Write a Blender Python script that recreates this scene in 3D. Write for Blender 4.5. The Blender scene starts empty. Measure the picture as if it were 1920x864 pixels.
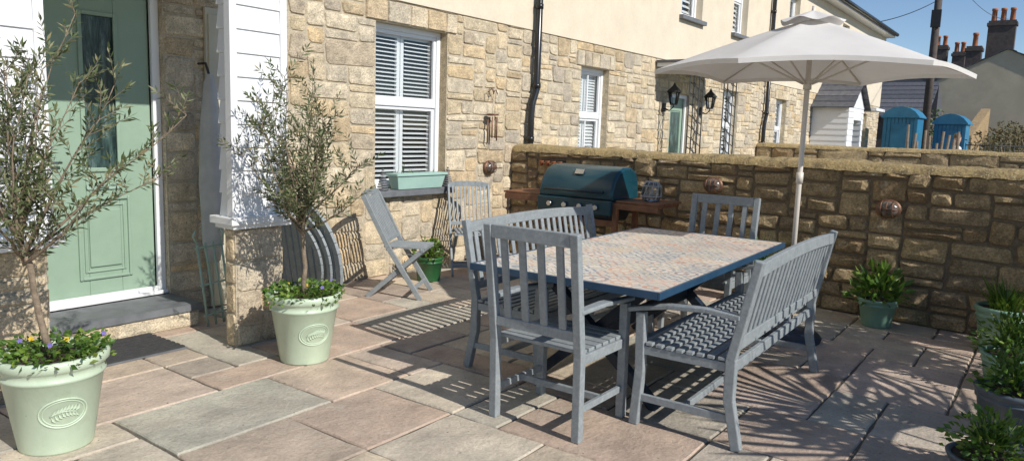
import bpy, math, random
from mathutils import Vector, Matrix, Quaternion
R = random.Random(11)
SC = bpy.context.scene
COL = SC.collection
V = Vector
rad = math.radians

# ------------------------------------------------------------------ materials
def ramp(nt, stops, interp='LINEAR'):
    n = nt.nodes.new('ShaderNodeValToRGB'); cr = n.color_ramp; cr.interpolation = interp
    while len(cr.elements) > 1: cr.elements.remove(cr.elements[-1])
    cr.elements[0].position = stops[0][0]; cr.elements[0].color = (*stops[0][1], 1)
    for p, c in stops[1:]:
        e = cr.elements.new(p); e.color = (*c, 1)
    return n
def new(name):
    m = bpy.data.materials.new(name); m.use_nodes = True
    nt = m.node_tree; b = nt.nodes['Principled BSDF']
    return m, nt, b
def mix(nt, mode, fac, a, b):
    n = nt.nodes.new('ShaderNodeMixRGB'); n.blend_type = mode
    for i, s in enumerate((fac, a, b)):
        if isinstance(s, bpy.types.NodeSocket): nt.links.new(s, n.inputs[i])
        elif isinstance(s, (int, float)): n.inputs[i].default_value = s if i == 0 else (s, s, s, 1)
        else: n.inputs[i].default_value = (*s, 1)
    return n.outputs[0]
def noise(nt, vec, scale, detail=5, rough=.6, dist=0):
    n = nt.nodes.new('ShaderNodeTexNoise'); n.inputs['Scale'].default_value = scale
    n.inputs['Detail'].default_value = detail; n.inputs['Roughness'].default_value = rough
    n.inputs['Distortion'].default_value = dist
    nt.links.new(vec, n.inputs['Vector']); return n.outputs[0]
def mk(name, c1, c2=None, scale=6, rough=.6, bump=.2, bscale=60, metal=0, rnd=None, rndmix=1.0,
       speck=None, stain=None, bdist=.01, detail=6, lo=.35, hi=.65, trans=0, spec=.5, grain=None, stain2=None):
    m, nt, b = new(name)
    tc = nt.nodes.new('ShaderNodeTexCoord'); vec = tc.outputs['Object']
    c2 = c2 or tuple(x * .75 for x in c1)
    nz = noise(nt, vec, scale, detail)
    rp = ramp(nt, [(lo, c1), (hi, c2)]); nt.links.new(nz, rp.inputs[0]); col = rp.outputs[0]
    if rnd:
        at = nt.nodes.new('ShaderNodeAttribute'); at.attribute_name = 'rnd'
        rr = ramp(nt, rnd, 'LINEAR'); nt.links.new(at.outputs['Fac'], rr.inputs[0])
        g = ramp(nt, [(.3, (.70, .70, .70)), (.7, (1.25, 1.23, 1.20))]); nt.links.new(nz, g.inputs[0])
        c3 = mix(nt, 'MULTIPLY', 1.0, rr.outputs[0], g.outputs[0])
        col = mix(nt, 'MIX', rndmix, col, c3)
    for st in (stain, stain2):
        if st:
            n2 = noise(nt, vec, st[0], 5, .65)
            r2 = ramp(nt, [(st[1], (0, 0, 0)), (st[2], (1, 1, 1))]); nt.links.new(n2, r2.inputs[0])
            col = mix(nt, 'MIX', r2.outputs[0], col, st[3])
    if grain:
        n2 = noise(nt, vec, grain[0], 3, .7)
        a = grain[1]; r2 = ramp(nt, [(.32, (1 - a, 1 - a, 1 - a)), (.68, (1 + a, 1 + a, 1 + a))]); nt.links.new(n2, r2.inputs[0])
        col = mix(nt, 'MULTIPLY', 1.0, col, r2.outputs[0])
    if speck:
        n2 = noise(nt, vec, speck[0], 2, .5)
        r2 = ramp(nt, [(speck[1], (0, 0, 0)), (speck[1] + .06, (1, 1, 1))]); nt.links.new(n2, r2.inputs[0])
        col = mix(nt, 'MIX', r2.outputs[0], col, speck[2])
    nt.links.new(col, b.inputs['Base Color'])
    b.inputs['Roughness'].default_value = rough; b.inputs['Metallic'].default_value = metal
    b.inputs['Specular IOR Level'].default_value = spec
    if bump > 0:
        bn = noise(nt, vec, bscale, 8, .7)
        bp = nt.nodes.new('ShaderNodeBump'); bp.inputs['Strength'].default_value = bump
        bp.inputs['Distance'].default_value = bdist
        nt.links.new(bn, bp.inputs['Height']); nt.links.new(bp.outputs[0], b.inputs['Normal'])
    if trans > 0:
        out = nt.nodes['Material Output']
        tr = nt.nodes.new('ShaderNodeBsdfTranslucent'); nt.links.new(col, tr.inputs['Color'])
        ms = nt.nodes.new('ShaderNodeMixShader'); ms.inputs[0].default_value = trans
        nt.links.new(b.outputs[0], ms.inputs[1]); nt.links.new(tr.outputs[0], ms.inputs[2])
        nt.links.new(ms.outputs[0], out.inputs['Surface'])
    return m

M = {}
M['stone'] = mk('buff_stone', (.4, .33, .22), scale=11, rough=.92, bump=.9, bscale=34, bdist=.028, spec=.2,
    rnd=[(0, (.50, .39, .25)), (.18, (.64, .53, .36)), (.35, (.55, .48, .37)), (.5, (.70, .60, .44)), (.65, (.47, .41, .33)), (.8, (.64, .49, .30)), (1, (.72, .62, .46))],
    grain=(75, .28), speck=(130, .63, (.20, .165, .13)), stain=(2.5, .6, .88, (.42, .35, .27)))
M['stone_wall'] = mk('weathered_stone', (.4, .33, .22), scale=10, rough=.95, bump=1.0, bscale=28, bdist=.05, spec=.15,
    rnd=[(0, (.36, .25, .14)), (.25, (.52, .39, .22)), (.5, (.42, .32, .20)), (.75, (.60, .46, .27)), (1, (.31, .235, .16))],
    stain=(4, .54, .75, (.18, .135, .08)), stain2=(7, .62, .72, (.62, .54, .40)), grain=(60, .35), speck=(95, .66, (.62, .55, .42)))
M['mortar'] = mk('lime_mortar', (.56, .48, .36), (.44, .38, .28), 20, .95, .8, 60, bdist=.02, grain=(90, .2))
M['mortar_dark'] = mk('old_mortar', (.25, .19, .125), (.16, .125, .085), 20, .95, .8, 60, bdist=.02)
M['coping'] = mk('lichen_coping', (.50, .37, .17), (.35, .26, .13), 9, .95, 1.0, 30, bdist=.04, speck=(60, .6, (.60, .50, .30)), stain=(6, .52, .70, (.19, .15, .09)), grain=(70, .3))
M['render'] = mk('cream_render', (.70, .61, .47), (.65, .56, .43), 3, .9, .25, 150, stain=(1.2, .55, .9, (.59, .51, .39)), grain=(40, .05))
M['white'] = mk('white_board', (.80, .80, .80), (.75, .76, .77), 5, .45, .05, 60)
M['upvc'] = mk('white_frame', (.80, .80, .80), (.76, .77, .78), 5, .3, 0, 60)
M['shutter'] = mk('white_shutter', (.82, .82, .81), (.78, .78, .78), 5, .4, 0, 60)
M['dark'] = mk('dark_room', (.010, .012, .016), (.02, .02, .025), 3, .9, 0)  # near-black: the unlit room's shade is put into this colour
M['doorgreen'] = mk('sage_door', (.27, .375, .285), (.25, .35, .265), 8, .38, .08, 90)
M['slate'] = mk('slate', (.10, .105, .115), (.06, .065, .075), 10, .7, .5, 30, rnd=[(0, (.07, .075, .09)), (1, (.13, .13, .145))])
M['step'] = mk('slate_step', (.17, .18, .19), (.12, .125, .135), 10, .55, .3, 40)
M['black'] = mk('black_gloss', (.012, .012, .013), (.02, .02, .02), 5, .25, 0)
M['iron'] = mk('wrought_iron', (.02, .02, .02), (.03, .03, .028), 9, .5, .1)
M['paint'] = mk('grey_wood_paint', (.27, .295, .305), (.225, .25, .262), 14, .55, .4, 50, bdist=.005, stain=(18, .58, .78, (.35, .365, .37)), stain2=(30, .68, .76, (.16, .17, .175)), grain=(50, .12))
M['blue'] = mk('navy_paint', (.022, .068, .13), (.015, .05, .10), 8, .35, .05)
M['darkblue'] = mk('dark_navy_paint', (.014, .028, .05), (.01, .02, .036), 8, .45, .05)
M['pot'] = mk('glazed_pale_green', (.52, .61, .46), (.46, .55, .41), 6, .35, .15, 40, stain=(7, .6, .8, (.38, .44, .31)), speck=(26, .72, (.28, .29, .20)))
M['potgreen'] = mk('green_pot', (.03, .12, .04), (.02, .09, .03), 6, .3, .05)
M['potsage'] = mk('sage_pot', (.22, .37, .27), (.18, .31, .23), 6, .4, .1, 40)
M['potgrey'] = mk('grey_pot', (.10, .12, .14), (.07, .09, .11), 6, .4, .1, 40)
M['soil'] = mk('soil', (.06, .04, .025), (.03, .02, .014), 30, .95, 1, 60)
M['bark'] = mk('olive_bark', (.30, .23, .16), (.17, .13, .09), 30, .9, .8, 90)
M['olive'] = mk('olive_leaf', (.12, .14, .07), rough=.5, bump=0, scale=3, trans=.25,
    rnd=[(0, (.045, .07, .022)), (.5, (.11, .14, .05)), (.8, (.20, .23, .12)), (1, (.30, .25, .13))])
M['leaf'] = mk('green_leaf', (.07, .15, .02), rough=.45, bump=0, scale=3, trans=.3,
    rnd=[(0, (.045, .11, .014)), (.6, (.11, .22, .03)), (1, (.24, .32, .05))])
M['leafdark'] = mk('dark_leaf', (.04, .08, .02), rough=.5, bump=0, scale=3, trans=.2,
    rnd=[(0, (.02, .05, .012)), (.6, (.055, .11, .025)), (1, (.12, .16, .05))])
M['hedge'] = mk('hedge_leaf', (.1, .1, .04), rough=.6, bump=0, scale=3, trans=.2,
    rnd=[(0, (.05, .06, .02)), (.5, (.12, .11, .045)), (1, (.22, .16, .07))])
M['yellow'] = mk('yellow_petal', (.75, .55, .03), (.7, .45, .02), 5, .6, 0, trans=.3)
M['violet'] = mk('violet_petal', (.16, .10, .42), (.30, .25, .6), 5, .6, 0, trans=.3)
M['lid'] = mk('teal_enamel', (.006, .056, .078), (.005, .042, .062), 3, .26, .03, 40)
M['bbq'] = mk('dark_enamel', (.014, .022, .03), (.01, .015, .02), 3, .35, .05, 40)
M['wood'] = mk('stained_wood', (.26, .115, .055), (.16, .07, .035), 12, .6, .3, 50)
M['oldwood'] = mk('old_grey_wood', (.22, .17, .12), (.14, .11, .08), 12, .85, .5, 50)
M['steel'] = mk('steel', (.55, .55, .55), (.5, .5, .5), 9, .25, 0, metal=1)
M['copper'] = mk('aged_copper', (.24, .12, .075), (.16, .09, .06), 14, .5, .2, 60, metal=.5)
M['lampglass'] = mk('ribbed_glass', (.22, .19, .16), (.10, .08, .07), 8, .1, 0)
M['terra'] = mk('terracotta', (.42, .15, .07), (.32, .11, .05), 12, .8, .3, 50)
M['canvas'] = mk('pale_canvas', (.74, .71, .67), (.70, .67, .63), 5, .85, .15, 300, trans=.15)
M['pole'] = mk('cream_metal', (.66, .61, .54), (.62, .57, .50), 4, .4, 0)
M['cover'] = mk('grey_fabric', (.50, .50, .49), (.40, .40, .40), 6, .9, .5, 30)
M['creamboard'] = mk('cream_board', (.52, .48, .37), (.47, .43, .33), 5, .6, .1)
M['palegreen'] = mk('pale_green_metal', (.33, .45, .37), (.28, .40, .33), 6, .4, .1)
M['trough'] = mk('mint_trough', (.36, .52, .46), (.31, .47, .41), 6, .5, .1)
M['shedblue'] = mk('blue_sheet', (.03, .19, .33), (.02, .15, .27), 3, .5, .1, 10)
M['brickdark'] = mk('sooty_brick', (.12, .09, .075), (.07, .06, .055), 6, .9, .6, 20)
M['housecream'] = mk('weathered_render', (.56, .48, .35), (.47, .40, .29), .8, .9, .2, 10, stain=(.6, .55, .8, (.40, .34, .25)))
M['mat'] = mk('rubber_mat', (.035, .035, .037), (.05, .05, .05), 30, .9, .5, 90)
M['skin'] = mk('skin', (.55, .33, .25), (.50, .29, .21), 8, .5, 0)
M['hair'] = mk('hair', (.16, .11, .07), (.10, .07, .045), 20, .7, .3)
M['shirt'] = mk('white_shirt', (.75, .75, .75), (.7, .7, .7), 8, .8, .2, 30)
M['denim'] = mk('denim', (.05, .08, .15), (.04, .06, .11), 20, .9, .2)
M['ground'] = mk('ground_gravel', (.16, .14, .11), (.10, .10, .06), .4, .95, .5, 8)
M['paving'] = mk('indian_sandstone', (.4, .3, .25), scale=3.5, rough=.75, bump=.8, bscale=14, bdist=.02, detail=10, spec=.35,
    rnd=[(0, (.43, .33, .26)), (.16, (.52, .40, .315)), (.32, (.58, .49, .37)), (.46, (.38, .30, .25)), (.6, (.45, .43, .355)), (.74, (.52, .41, .34)), (.88, (.59, .51, .40)), (1, (.44, .405, .35))],
    stain=(1.4, .50, .82, (.35, .295, .245)), stain2=(4.5, .58, .76, (.50, .44, .36)), grain=(60, .14), speck=(38, .69, (.20, .17, .145)))
M['joint'] = mk('paving_joint', (.17, .145, .115), (.10, .09, .07), 30, .95, .7, 90, speck=(9, .66, (.06, .09, .03)))

def glass_mat():
    m, nt, b = new('window_glass')
    out = nt.nodes['Material Output']
    t = nt.nodes.new('ShaderNodeBsdfTransparent'); t.inputs[0].default_value = (.9, .93, .95, 1)
    g = nt.nodes.new('ShaderNodeBsdfGlossy'); g.inputs['Roughness'].default_value = .02
    fr = nt.nodes.new('ShaderNodeFresnel'); fr.inputs[0].default_value = 1.5
    ad = nt.nodes.new('ShaderNodeMath'); ad.operation = 'ADD'; ad.inputs[1].default_value = .03
    nt.links.new(fr.outputs[0], ad.inputs[0])
    ms = nt.nodes.new('ShaderNodeMixShader'); nt.links.new(ad.outputs[0], ms.inputs[0])
    nt.links.new(t.outputs[0], ms.inputs[1]); nt.links.new(g.outputs[0], ms.inputs[2])
    nt.links.new(ms.outputs[0], out.inputs['Surface']); return m
M['glass'] = glass_mat()

def doorglass():
    m, nt, b = new('obscured_glass')
    tc = nt.nodes.new('ShaderNodeTexCoord')
    mp = nt.nodes.new('ShaderNodeMapping'); mp.inputs['Scale'].default_value = (30, 30, 5)
    nt.links.new(tc.outputs['Object'], mp.inputs[0])
    nz = noise(nt, mp.outputs[0], 1.0, 4)
    r = ramp(nt, [(.35, (.015, .03, .03)), (.55, (.05, .09, .085)), (.7, (.16, .22, .21))]); nt.links.new(nz, r.inputs[0])
    nt.links.new(r.outputs[0], b.inputs['Base Color']); b.inputs['Roughness'].default_value = .12
    bp = nt.nodes.new('ShaderNodeBump'); bp.inputs['Strength'].default_value = .5; bp.inputs['Distance'].default_value = .01
    nt.links.new(nz, bp.inputs['Height']); nt.links.new(bp.outputs[0], b.inputs['Normal'])
    return m
M['doorglass'] = doorglass()

def mosaic():
    m, nt, b = new('patterned_tiles')
    L = nt.links.new
    tc = nt.nodes.new('ShaderNodeTexCoord')
    def mth(op, a, bb=None, c=None):
        n = nt.nodes.new('ShaderNodeMath'); n.operation = op
        for i, s in enumerate((a, bb, c)):
            if s is None: continue
            if isinstance(s, bpy.types.NodeSocket): L(s, n.inputs[i])
            else: n.inputs[i].default_value = s
        return n.outputs[0]
    sp = nt.nodes.new('ShaderNodeSeparateXYZ'); L(tc.outputs['Object'], sp.inputs[0])
    T = .1613
    x = mth('DIVIDE', mth('ADD', sp.outputs[0], 1.13), T); y = mth('DIVIDE', mth('ADD', sp.outputs[1], .56), T)
    fx = mth('SUBTRACT', mth('FRACT', x), .5); fy = mth('SUBTRACT', mth('FRACT', y), .5)
    cb = nt.nodes.new('ShaderNodeCombineXYZ'); L(mth('FLOOR', x), cb.inputs[0]); L(mth('FLOOR', y), cb.inputs[1])
    wn = nt.nodes.new('ShaderNodeTexWhiteNoise'); L(cb.outputs[0], wn.inputs['Vector'])
    sc = nt.nodes.new('ShaderNodeSeparateColor'); L(wn.outputs['Color'], sc.inputs[0])
    r1, r2, r3 = sc.outputs[0], sc.outputs[1], sc.outputs[2]
    ax = mth('ABSOLUTE', fx); ay = mth('ABSOLUTE', fy)
    man = mth('ADD', ax, ay)
    euc = mth('SQRT', mth('ADD', mth('MULTIPLY', fx, fx), mth('MULTIPLY', fy, fy)))
    cheb = mth('MAXIMUM', ax, ay)
    mul = mth('MULTIPLY', mth('MULTIPLY', ax, ay), 5)
    s1 = mth('GREATER_THAN', r1, .35); s2 = mth('GREATER_THAN', r1, .65)
    d = mth('ADD', mth('MULTIPLY', man, mth('SUBTRACT', 1, s1)), mth('MULTIPLY', euc, mth('SUBTRACT', s1, s2)))
    d = mth('ADD', d, mth('MULTIPLY', mth('ADD', mth('MULTIPLY', cheb, .5), mul), s2))
    wave = mth('SINE', mth('ADD', mth('MULTIPLY', d, mth('ADD', 13, mth('MULTIPLY', r2, 9))), mth('MULTIPLY', r3, 6)))
    wave2 = mth('SINE', mth('MULTIPLY', mth('SUBTRACT', ax, ay), 15))
    k1 = mth('GREATER_THAN', wave, .25); k2 = mth('GREATER_THAN', wave2, .7)
    ln = mth('LESS_THAN', mth('ABSOLUTE', mth('SUBTRACT', wave, .25)), .22)
    base = ramp(nt, [(0, (.64, .58, .49)), (.5, (.72, .67, .59)), (.8, (.56, .51, .44))], 'CONSTANT'); L(r3, base.inputs[0])
    cA = ramp(nt, [(0, (.52, .24, .15)), (.16, (.15, .19, .25)), (.36, (.60, .36, .22)), (.52, (.24, .26, .27)), (.66, (.54, .43, .25)), (.8, (.12, .17, .24)), (.92, (.66, .46, .37))], 'CONSTANT'); L(r2, cA.inputs[0])
    cB = ramp(nt, [(0, (.14, .18, .24)), (.3, (.54, .28, .18)), (.6, (.30, .30, .29)), (.85, (.58, .45, .25))], 'CONSTANT'); L(r1, cB.inputs[0])
    c = mix(nt, 'MIX', k1, base.outputs[0], cA.outputs[0])
    c = mix(nt, 'MIX', mth('MULTIPLY', k2, .9), c, cB.outputs[0])
    c = mix(nt, 'MIX', mth('MULTIPLY', ln, .8), c, (.66, .62, .55))
    nz = noise(nt, tc.outputs['Object'], 25, 4)
    c = mix(nt, 'MIX', mth('MULTIPLY', nz, .3), c, (.62, .57, .49))
    g = mth('GREATER_THAN', cheb, .482)
    c = mix(nt, 'MIX', g, c, (.46, .43, .39))
    L(c, b.inputs['Base Color']); b.inputs['Roughness'].default_value = .4
    return m
M['mosaic'] = mosaic()

# ------------------------------------------------------------------ mesh builder
class MB:
    def __init__(s): s.v = []; s.f = []; s.m = []; s.r = []; s.sm = []
    def add(s, vs, fs, mi=0, r=None, smooth=False):
        o = len(s.v); s.v.extend([tuple(p) for p in vs])
        r = R.random() if r is None else r
        for f in fs:
            s.f.append(tuple(i + o for i in f)); s.m.append(mi); s.r.append(r); s.sm.append(smooth)
    def hexa(s, p, mi=0, r=None):
        s.add(p, [(0, 3, 2, 1), (4, 5, 6, 7), (0, 1, 5, 4), (1, 2, 6, 5), (2, 3, 7, 6), (3, 0, 4, 7)], mi, r)
    def box(s, a, b, mi=0, r=None):
        x0, y0, z0 = a; x1, y1, z1 = b
        s.hexa([(x0, y0, z0), (x1, y0, z0), (x1, y1, z0), (x0, y1, z0), (x0, y0, z1), (x1, y0, z1), (x1, y1, z1), (x0, y1, z1)], mi, r)
    def beam(s, p0, p1, w, h, mi=0, r=None, side=None, w2=None, h2=None):
        p0 = V(p0); p1 = V(p1); d = (p1 - p0).normalized()
        if side is None:
            side = d.cross(V((0, 0, 1)))
            if side.length < .2: side = V((1, 0, 0))
        side = V(side); side = (side - d * side.dot(d)).normalized(); up = side.cross(d)
        w2 = w2 or w; h2 = h2 or h
        q = []
        for p, ww, hh in ((p0, w, h), (p1, w2, h2)):
            for a, b in ((-1, -1), (1, -1), (1, 1), (-1, 1)):
                q.append(p + side * (a * ww / 2) + up * (b * hh / 2))
        s.hexa(q, mi, r)
    def tube(s, pts, rads, n=8, mi=0, r=None, cap=True, closed=False):
        pts = [V(p) for p in pts]
        if not hasattr(rads, '__len__'): rads = [rads] * len(pts)
        vs = []; N = len(pts); ref = None
        for i, p in enumerate(pts):
            if closed: d = pts[(i + 1) % N] - pts[i - 1]
            else: d = pts[min(i + 1, N - 1)] - pts[max(i - 1, 0)]
            d.normalize()
            if ref is None:
                ref = V((0, 0, 1)) if abs(d.z) < .9 else V((1, 0, 0))
            a = (ref - d * ref.dot(d)).normalized(); ref = a; b = d.cross(a)
            for k in range(n):
                t = 2 * math.pi * k / n
                vs.append(p + a * (math.cos(t) * rads[i]) + b * (math.sin(t) * rads[i]))
        fs = []
        for i in range(N if closed else N - 1):
            j = (i + 1) % N
            for k in range(n):
                k2 = (k + 1) % n
                fs.append((i * n + k, i * n + k2, j * n + k2, j * n + k))
        s.add(vs, fs, mi, r, True)
        if cap and not closed:
            o = len(s.v) - len(vs)
            s.f.append(tuple(range(o, o + n))[::-1]); s.m.append(mi); s.r.append(0); s.sm.append(False)
            s.f.append(tuple(range(o + (N - 1) * n, o + N * n))); s.m.append(mi); s.r.append(0); s.sm.append(False)
    def lathe(s, prof, n=32, c=(0, 0, 0), mi=0, r=None, sx=1, sy=1, smooth=True):
        vs = []; fs = []
        for rr, z in prof:
            for k in range(n):
                t = 2 * math.pi * k / n
                vs.append((c[0] + rr * sx * math.cos(t), c[1] + rr * sy * math.sin(t), c[2] + z))
        for i in range(len(prof) - 1):
            for k in range(n):
                k2 = (k + 1) % n
                fs.append((i * n + k, i * n + k2, (i + 1) * n + k2, (i + 1) * n + k))
        s.add(vs, fs, mi, r, smooth)
    def leaf(s, p, d, l, w, nrm=None, mi=0, r=None):
        p = V(p); d = V(d).normalized()
        if nrm is None: nrm = V((R.uniform(-1, 1), R.uniform(-1, 1), R.uniform(-.2, 1.3)))
        sd = d.cross(V(nrm))
        if sd.length < .05: sd = d.cross(V((.3, .9, .1)))
        sd.normalize(); up = sd.cross(d) * (w * .15)
        s.add([p, p + d * l * .45 + sd * w / 2 + up, p + d * l, p + d * l * .45 - sd * w / 2 + up], [(0, 1, 2, 3)], mi, r)
    def strap(s, p, az, l, w, lift, droop, n=5, mi=0, r=None):
        p = V(p); h = V((math.cos(az), math.sin(az), 0)); sd = V((-h.y, h.x, 0))
        vs = []; ang = lift; q = p.copy()
        for i in range(n + 1):
            t = i / n; ww = w * (1 - t ** 2.2) * (.55 + .9 * min(t * 3, .5))
            vs += [q - sd * ww / 2, q + sd * ww / 2]
            d = h * math.cos(ang) + V((0, 0, math.sin(ang)))
            q = q + d * (l / n); ang -= droop / n
        s.add(vs, [(2 * i, 2 * i + 1, 2 * i + 3, 2 * i + 2) for i in range(n)], mi, r)
    def obj(s, name, mats, parent=None, loc=(0, 0, 0), rot=0, bevel=0, world=False):
        me = bpy.data.meshes.new(name); me.from_pydata(s.v, [], s.f)
        me.polygons.foreach_set('material_index', s.m); me.polygons.foreach_set('use_smooth', s.sm)
        a = me.attributes.new('rnd', 'FLOAT', 'FACE'); a.data.foreach_set('value', s.r)
        for m in (mats if isinstance(mats, (list, tuple)) else [mats]): me.materials.append(M[m])
        me.update()
        o = bpy.data.objects.new(name, me); COL.objects.link(o)
        o.location = loc; o.rotation_euler = (0, 0, rot)
        if parent:
            o.parent = parent
            if world and parent.type == 'EMPTY': o.location = -parent.location
        if bevel:
            b = o.modifiers.new('bevel', 'BEVEL'); b.width = bevel; b.segments = 2; b.limit_method = 'ANGLE'; b.angle_limit = rad(50)
        return o

def thing(name, label, category, loc=(0, 0, 0), rot=0, group=None):
    e = bpy.data.objects.new(name, None); e.empty_display_size = .2; COL.objects.link(e)
    e.location = loc; e.rotation_euler = (0, 0, rot)
    e['label'] = label; e['category'] = category
    if group: e['group'] = group
    return e
def tag(o, label, category, group=None):
    o['label'] = label; o['category'] = category
    if group: o['group'] = group
    return o
def dup(top, loc, rot, label=None):
    n = top.copy(); COL.objects.link(n); n.location = loc; n.rotation_euler = (0, 0, rot)
    if label: n['label'] = label
    def rec(a, b):
        for c in a.children:
            k = c.copy(); COL.objects.link(k); k.parent = b; k.matrix_parent_inverse = c.matrix_parent_inverse.copy(); rec(c, k)
    rec(top, n); return n

# ------------------------------------------------------------------ stone work
def lines(a, b, brk, c):
    pts = sorted({a, b, *[x for x in brk if a < x < b]}); out = [a]
    for p, q in zip(pts, pts[1:]):
        n = max(1, round((q - p) / c))
        out += [p + (q - p) * i / n for i in range(1, n + 1)]
    return out
def stones(mb, s0, s1, z0, z1, T, holes=(), cw=.1, ch=.08, relief=.014, mi=0, gap=.010, wmax=5, hmax=3, rough=.3):
    X = lines(s0, s1, [h[i] for h in holes for i in (0, 1)], cw)
    Z = lines(z0, z1, [h[i] for h in holes for i in (2, 3)], ch)
    nx = len(X) - 1; nz = len(Z) - 1; occ = [[False] * nx for _ in range(nz)]
    for j in range(nz):
        for i in range(nx):
            cx = (X[i] + X[i + 1]) / 2; cz = (Z[j] + Z[j + 1]) / 2
            if any(h[0] < cx < h[1] and h[2] < cz < h[3] for h in holes): occ[j][i] = True
    JX = [[R.uniform(-.18, .18) * cw for _ in range(nz + 1)] for _ in range(nx + 1)]
    JZ = [[R.uniform(-.18, .18) * ch for _ in range(nz + 1)] for _ in range(nx + 1)]
    hx_ = {round(h[i], 4) for h in holes for i in (0, 1)} | {round(s0, 4), round(s1, 4)}
    hz_ = {round(h[i], 4) for h in holes for i in (2, 3)} | {round(z0, 4), round(z1, 4)}
    def G(i, j):
        x = X[i]; z = Z[j]
        return (x + (0 if round(x, 4) in hx_ else JX[i][j]), z + (0 if round(z, 4) in hz_ else JZ[i][j]))
    for j in range(nz):
        for i in range(nx):
            if occ[j][i]: continue
            h = R.choice([1, 2, 2, 2, 3][:hmax + 2]); w = R.choice([2, 2, 3, 3, 4, wmax])
            h = min(h, nz - j)
            ww = 0
            while ww < w and i + ww < nx and not occ[j][i + ww]: ww += 1
            rem = 0
            while i + ww + rem < nx and not occ[j][i + ww + rem] and rem < 2: rem += 1
            if rem == 1: ww += 1
            hh = 1
            while hh < h and all(not occ[j + hh][i + k] for k in range(ww)): hh += 1
            for b in range(hh):
                for a in range(ww): occ[j + b][i + a] = True
            C4 = [G(i, j), G(i + ww, j), G(i + ww, j + hh), G(i, j + hh)]
            mx = sum(c[0] for c in C4) / 4; my = sum(c[1] for c in C4) / 4
            W_ = X[i + ww] - X[i]; H_ = Z[j + hh] - Z[j]
            sxx = 1 - gap / W_; szz = 1 - gap / H_
            C4 = [(mx + (a - mx) * sxx, my + (b - my) * szz) for a, b in C4]
            cut = R.uniform(.06, .17) * min(W_, H_)
            o = []
            for k in range(4):
                p0 = V(C4[k]); pa = V(C4[k - 1]); pb = V(C4[(k + 1) % 4])
                o.append(tuple(p0 + (pa - p0).normalized() * cut)); o.append(tuple(p0 + (pb - p0).normalized() * cut))
            jt = lambda: R.uniform(-.004, .004)
            ins = R.uniform(.006, .014)
            fx = 1 - 2 * ins / W_; fy = 1 - 2 * ins / H_
            rl = relief * R.uniform(.6, 1.2)
            vs = [T(a, b, -.004) for a, b in o]
            vs += [T(mx + (a - mx) * fx, my + (b - my) * fy, rl * R.uniform(1 - rough, 1)) for a, b in o]
            vs += [T(mx + (a - mx) * .5 + jt(), my + (b - my) * .5 + jt(), rl * R.uniform(1 - rough * .5, 1 + rough)) for a, b in o[::2]]
            fs = [(k, (k + 1) % 8, 8 + (k + 1) % 8, 8 + k) for k in range(8)]
            for k in range(4):
                a = 8 + 2 * k; b = 8 + 2 * k + 1; c2 = 8 + (2 * k + 2) % 8; i0 = 16 + k; i1 = 16 + (k + 1) % 4
                fs += [(a, b, i0), (b, c2, i1, i0)]
            fs.append((16, 17, 18, 19))
            mb.add(vs, fs, mi, R.random())
def sheet(mb, s0, s1, z0, z1, T, holes=(), mi=0, reveal=0, rmi=0, d=0):
    X = sorted({s0, s1, *[h[i] for h in holes for i in (0, 1) if s0 < h[i] < s1]})
    Z = sorted({z0, z1, *[h[i] for h in holes for i in (2, 3) if z0 < h[i] < z1]})
    for a, b in zip(X, X[1:]):
        for c, e in zip(Z, Z[1:]):
            if any(h[0] < (a + b) / 2 < h[1] and h[2] < (c + e) / 2 < h[3] for h in holes): continue
            mb.add([T(a, c, d), T(b, c, d), T(b, e, d), T(a, e, d)], [(0, 1, 2, 3)], mi)
    if reveal:
        for a, b, c, e in holes:
            P = [(a, c), (b, c), (b, e), (a, e)]
            for k in range(4):
                p, q = P[k], P[(k + 1) % 4]
                mb.add([T(*p, d), T(*q, d), T(*q, -reveal), T(*p, -reveal)], [(0, 1, 2, 3)], rmi)
def TY(y, sgn=1): return lambda s, z, d: (s, y - d * sgn, z)
def TX(x, sgn=1): return lambda s, z, d: (x - d * sgn, s, z)

FY = 5.41     # facade plane
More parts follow.
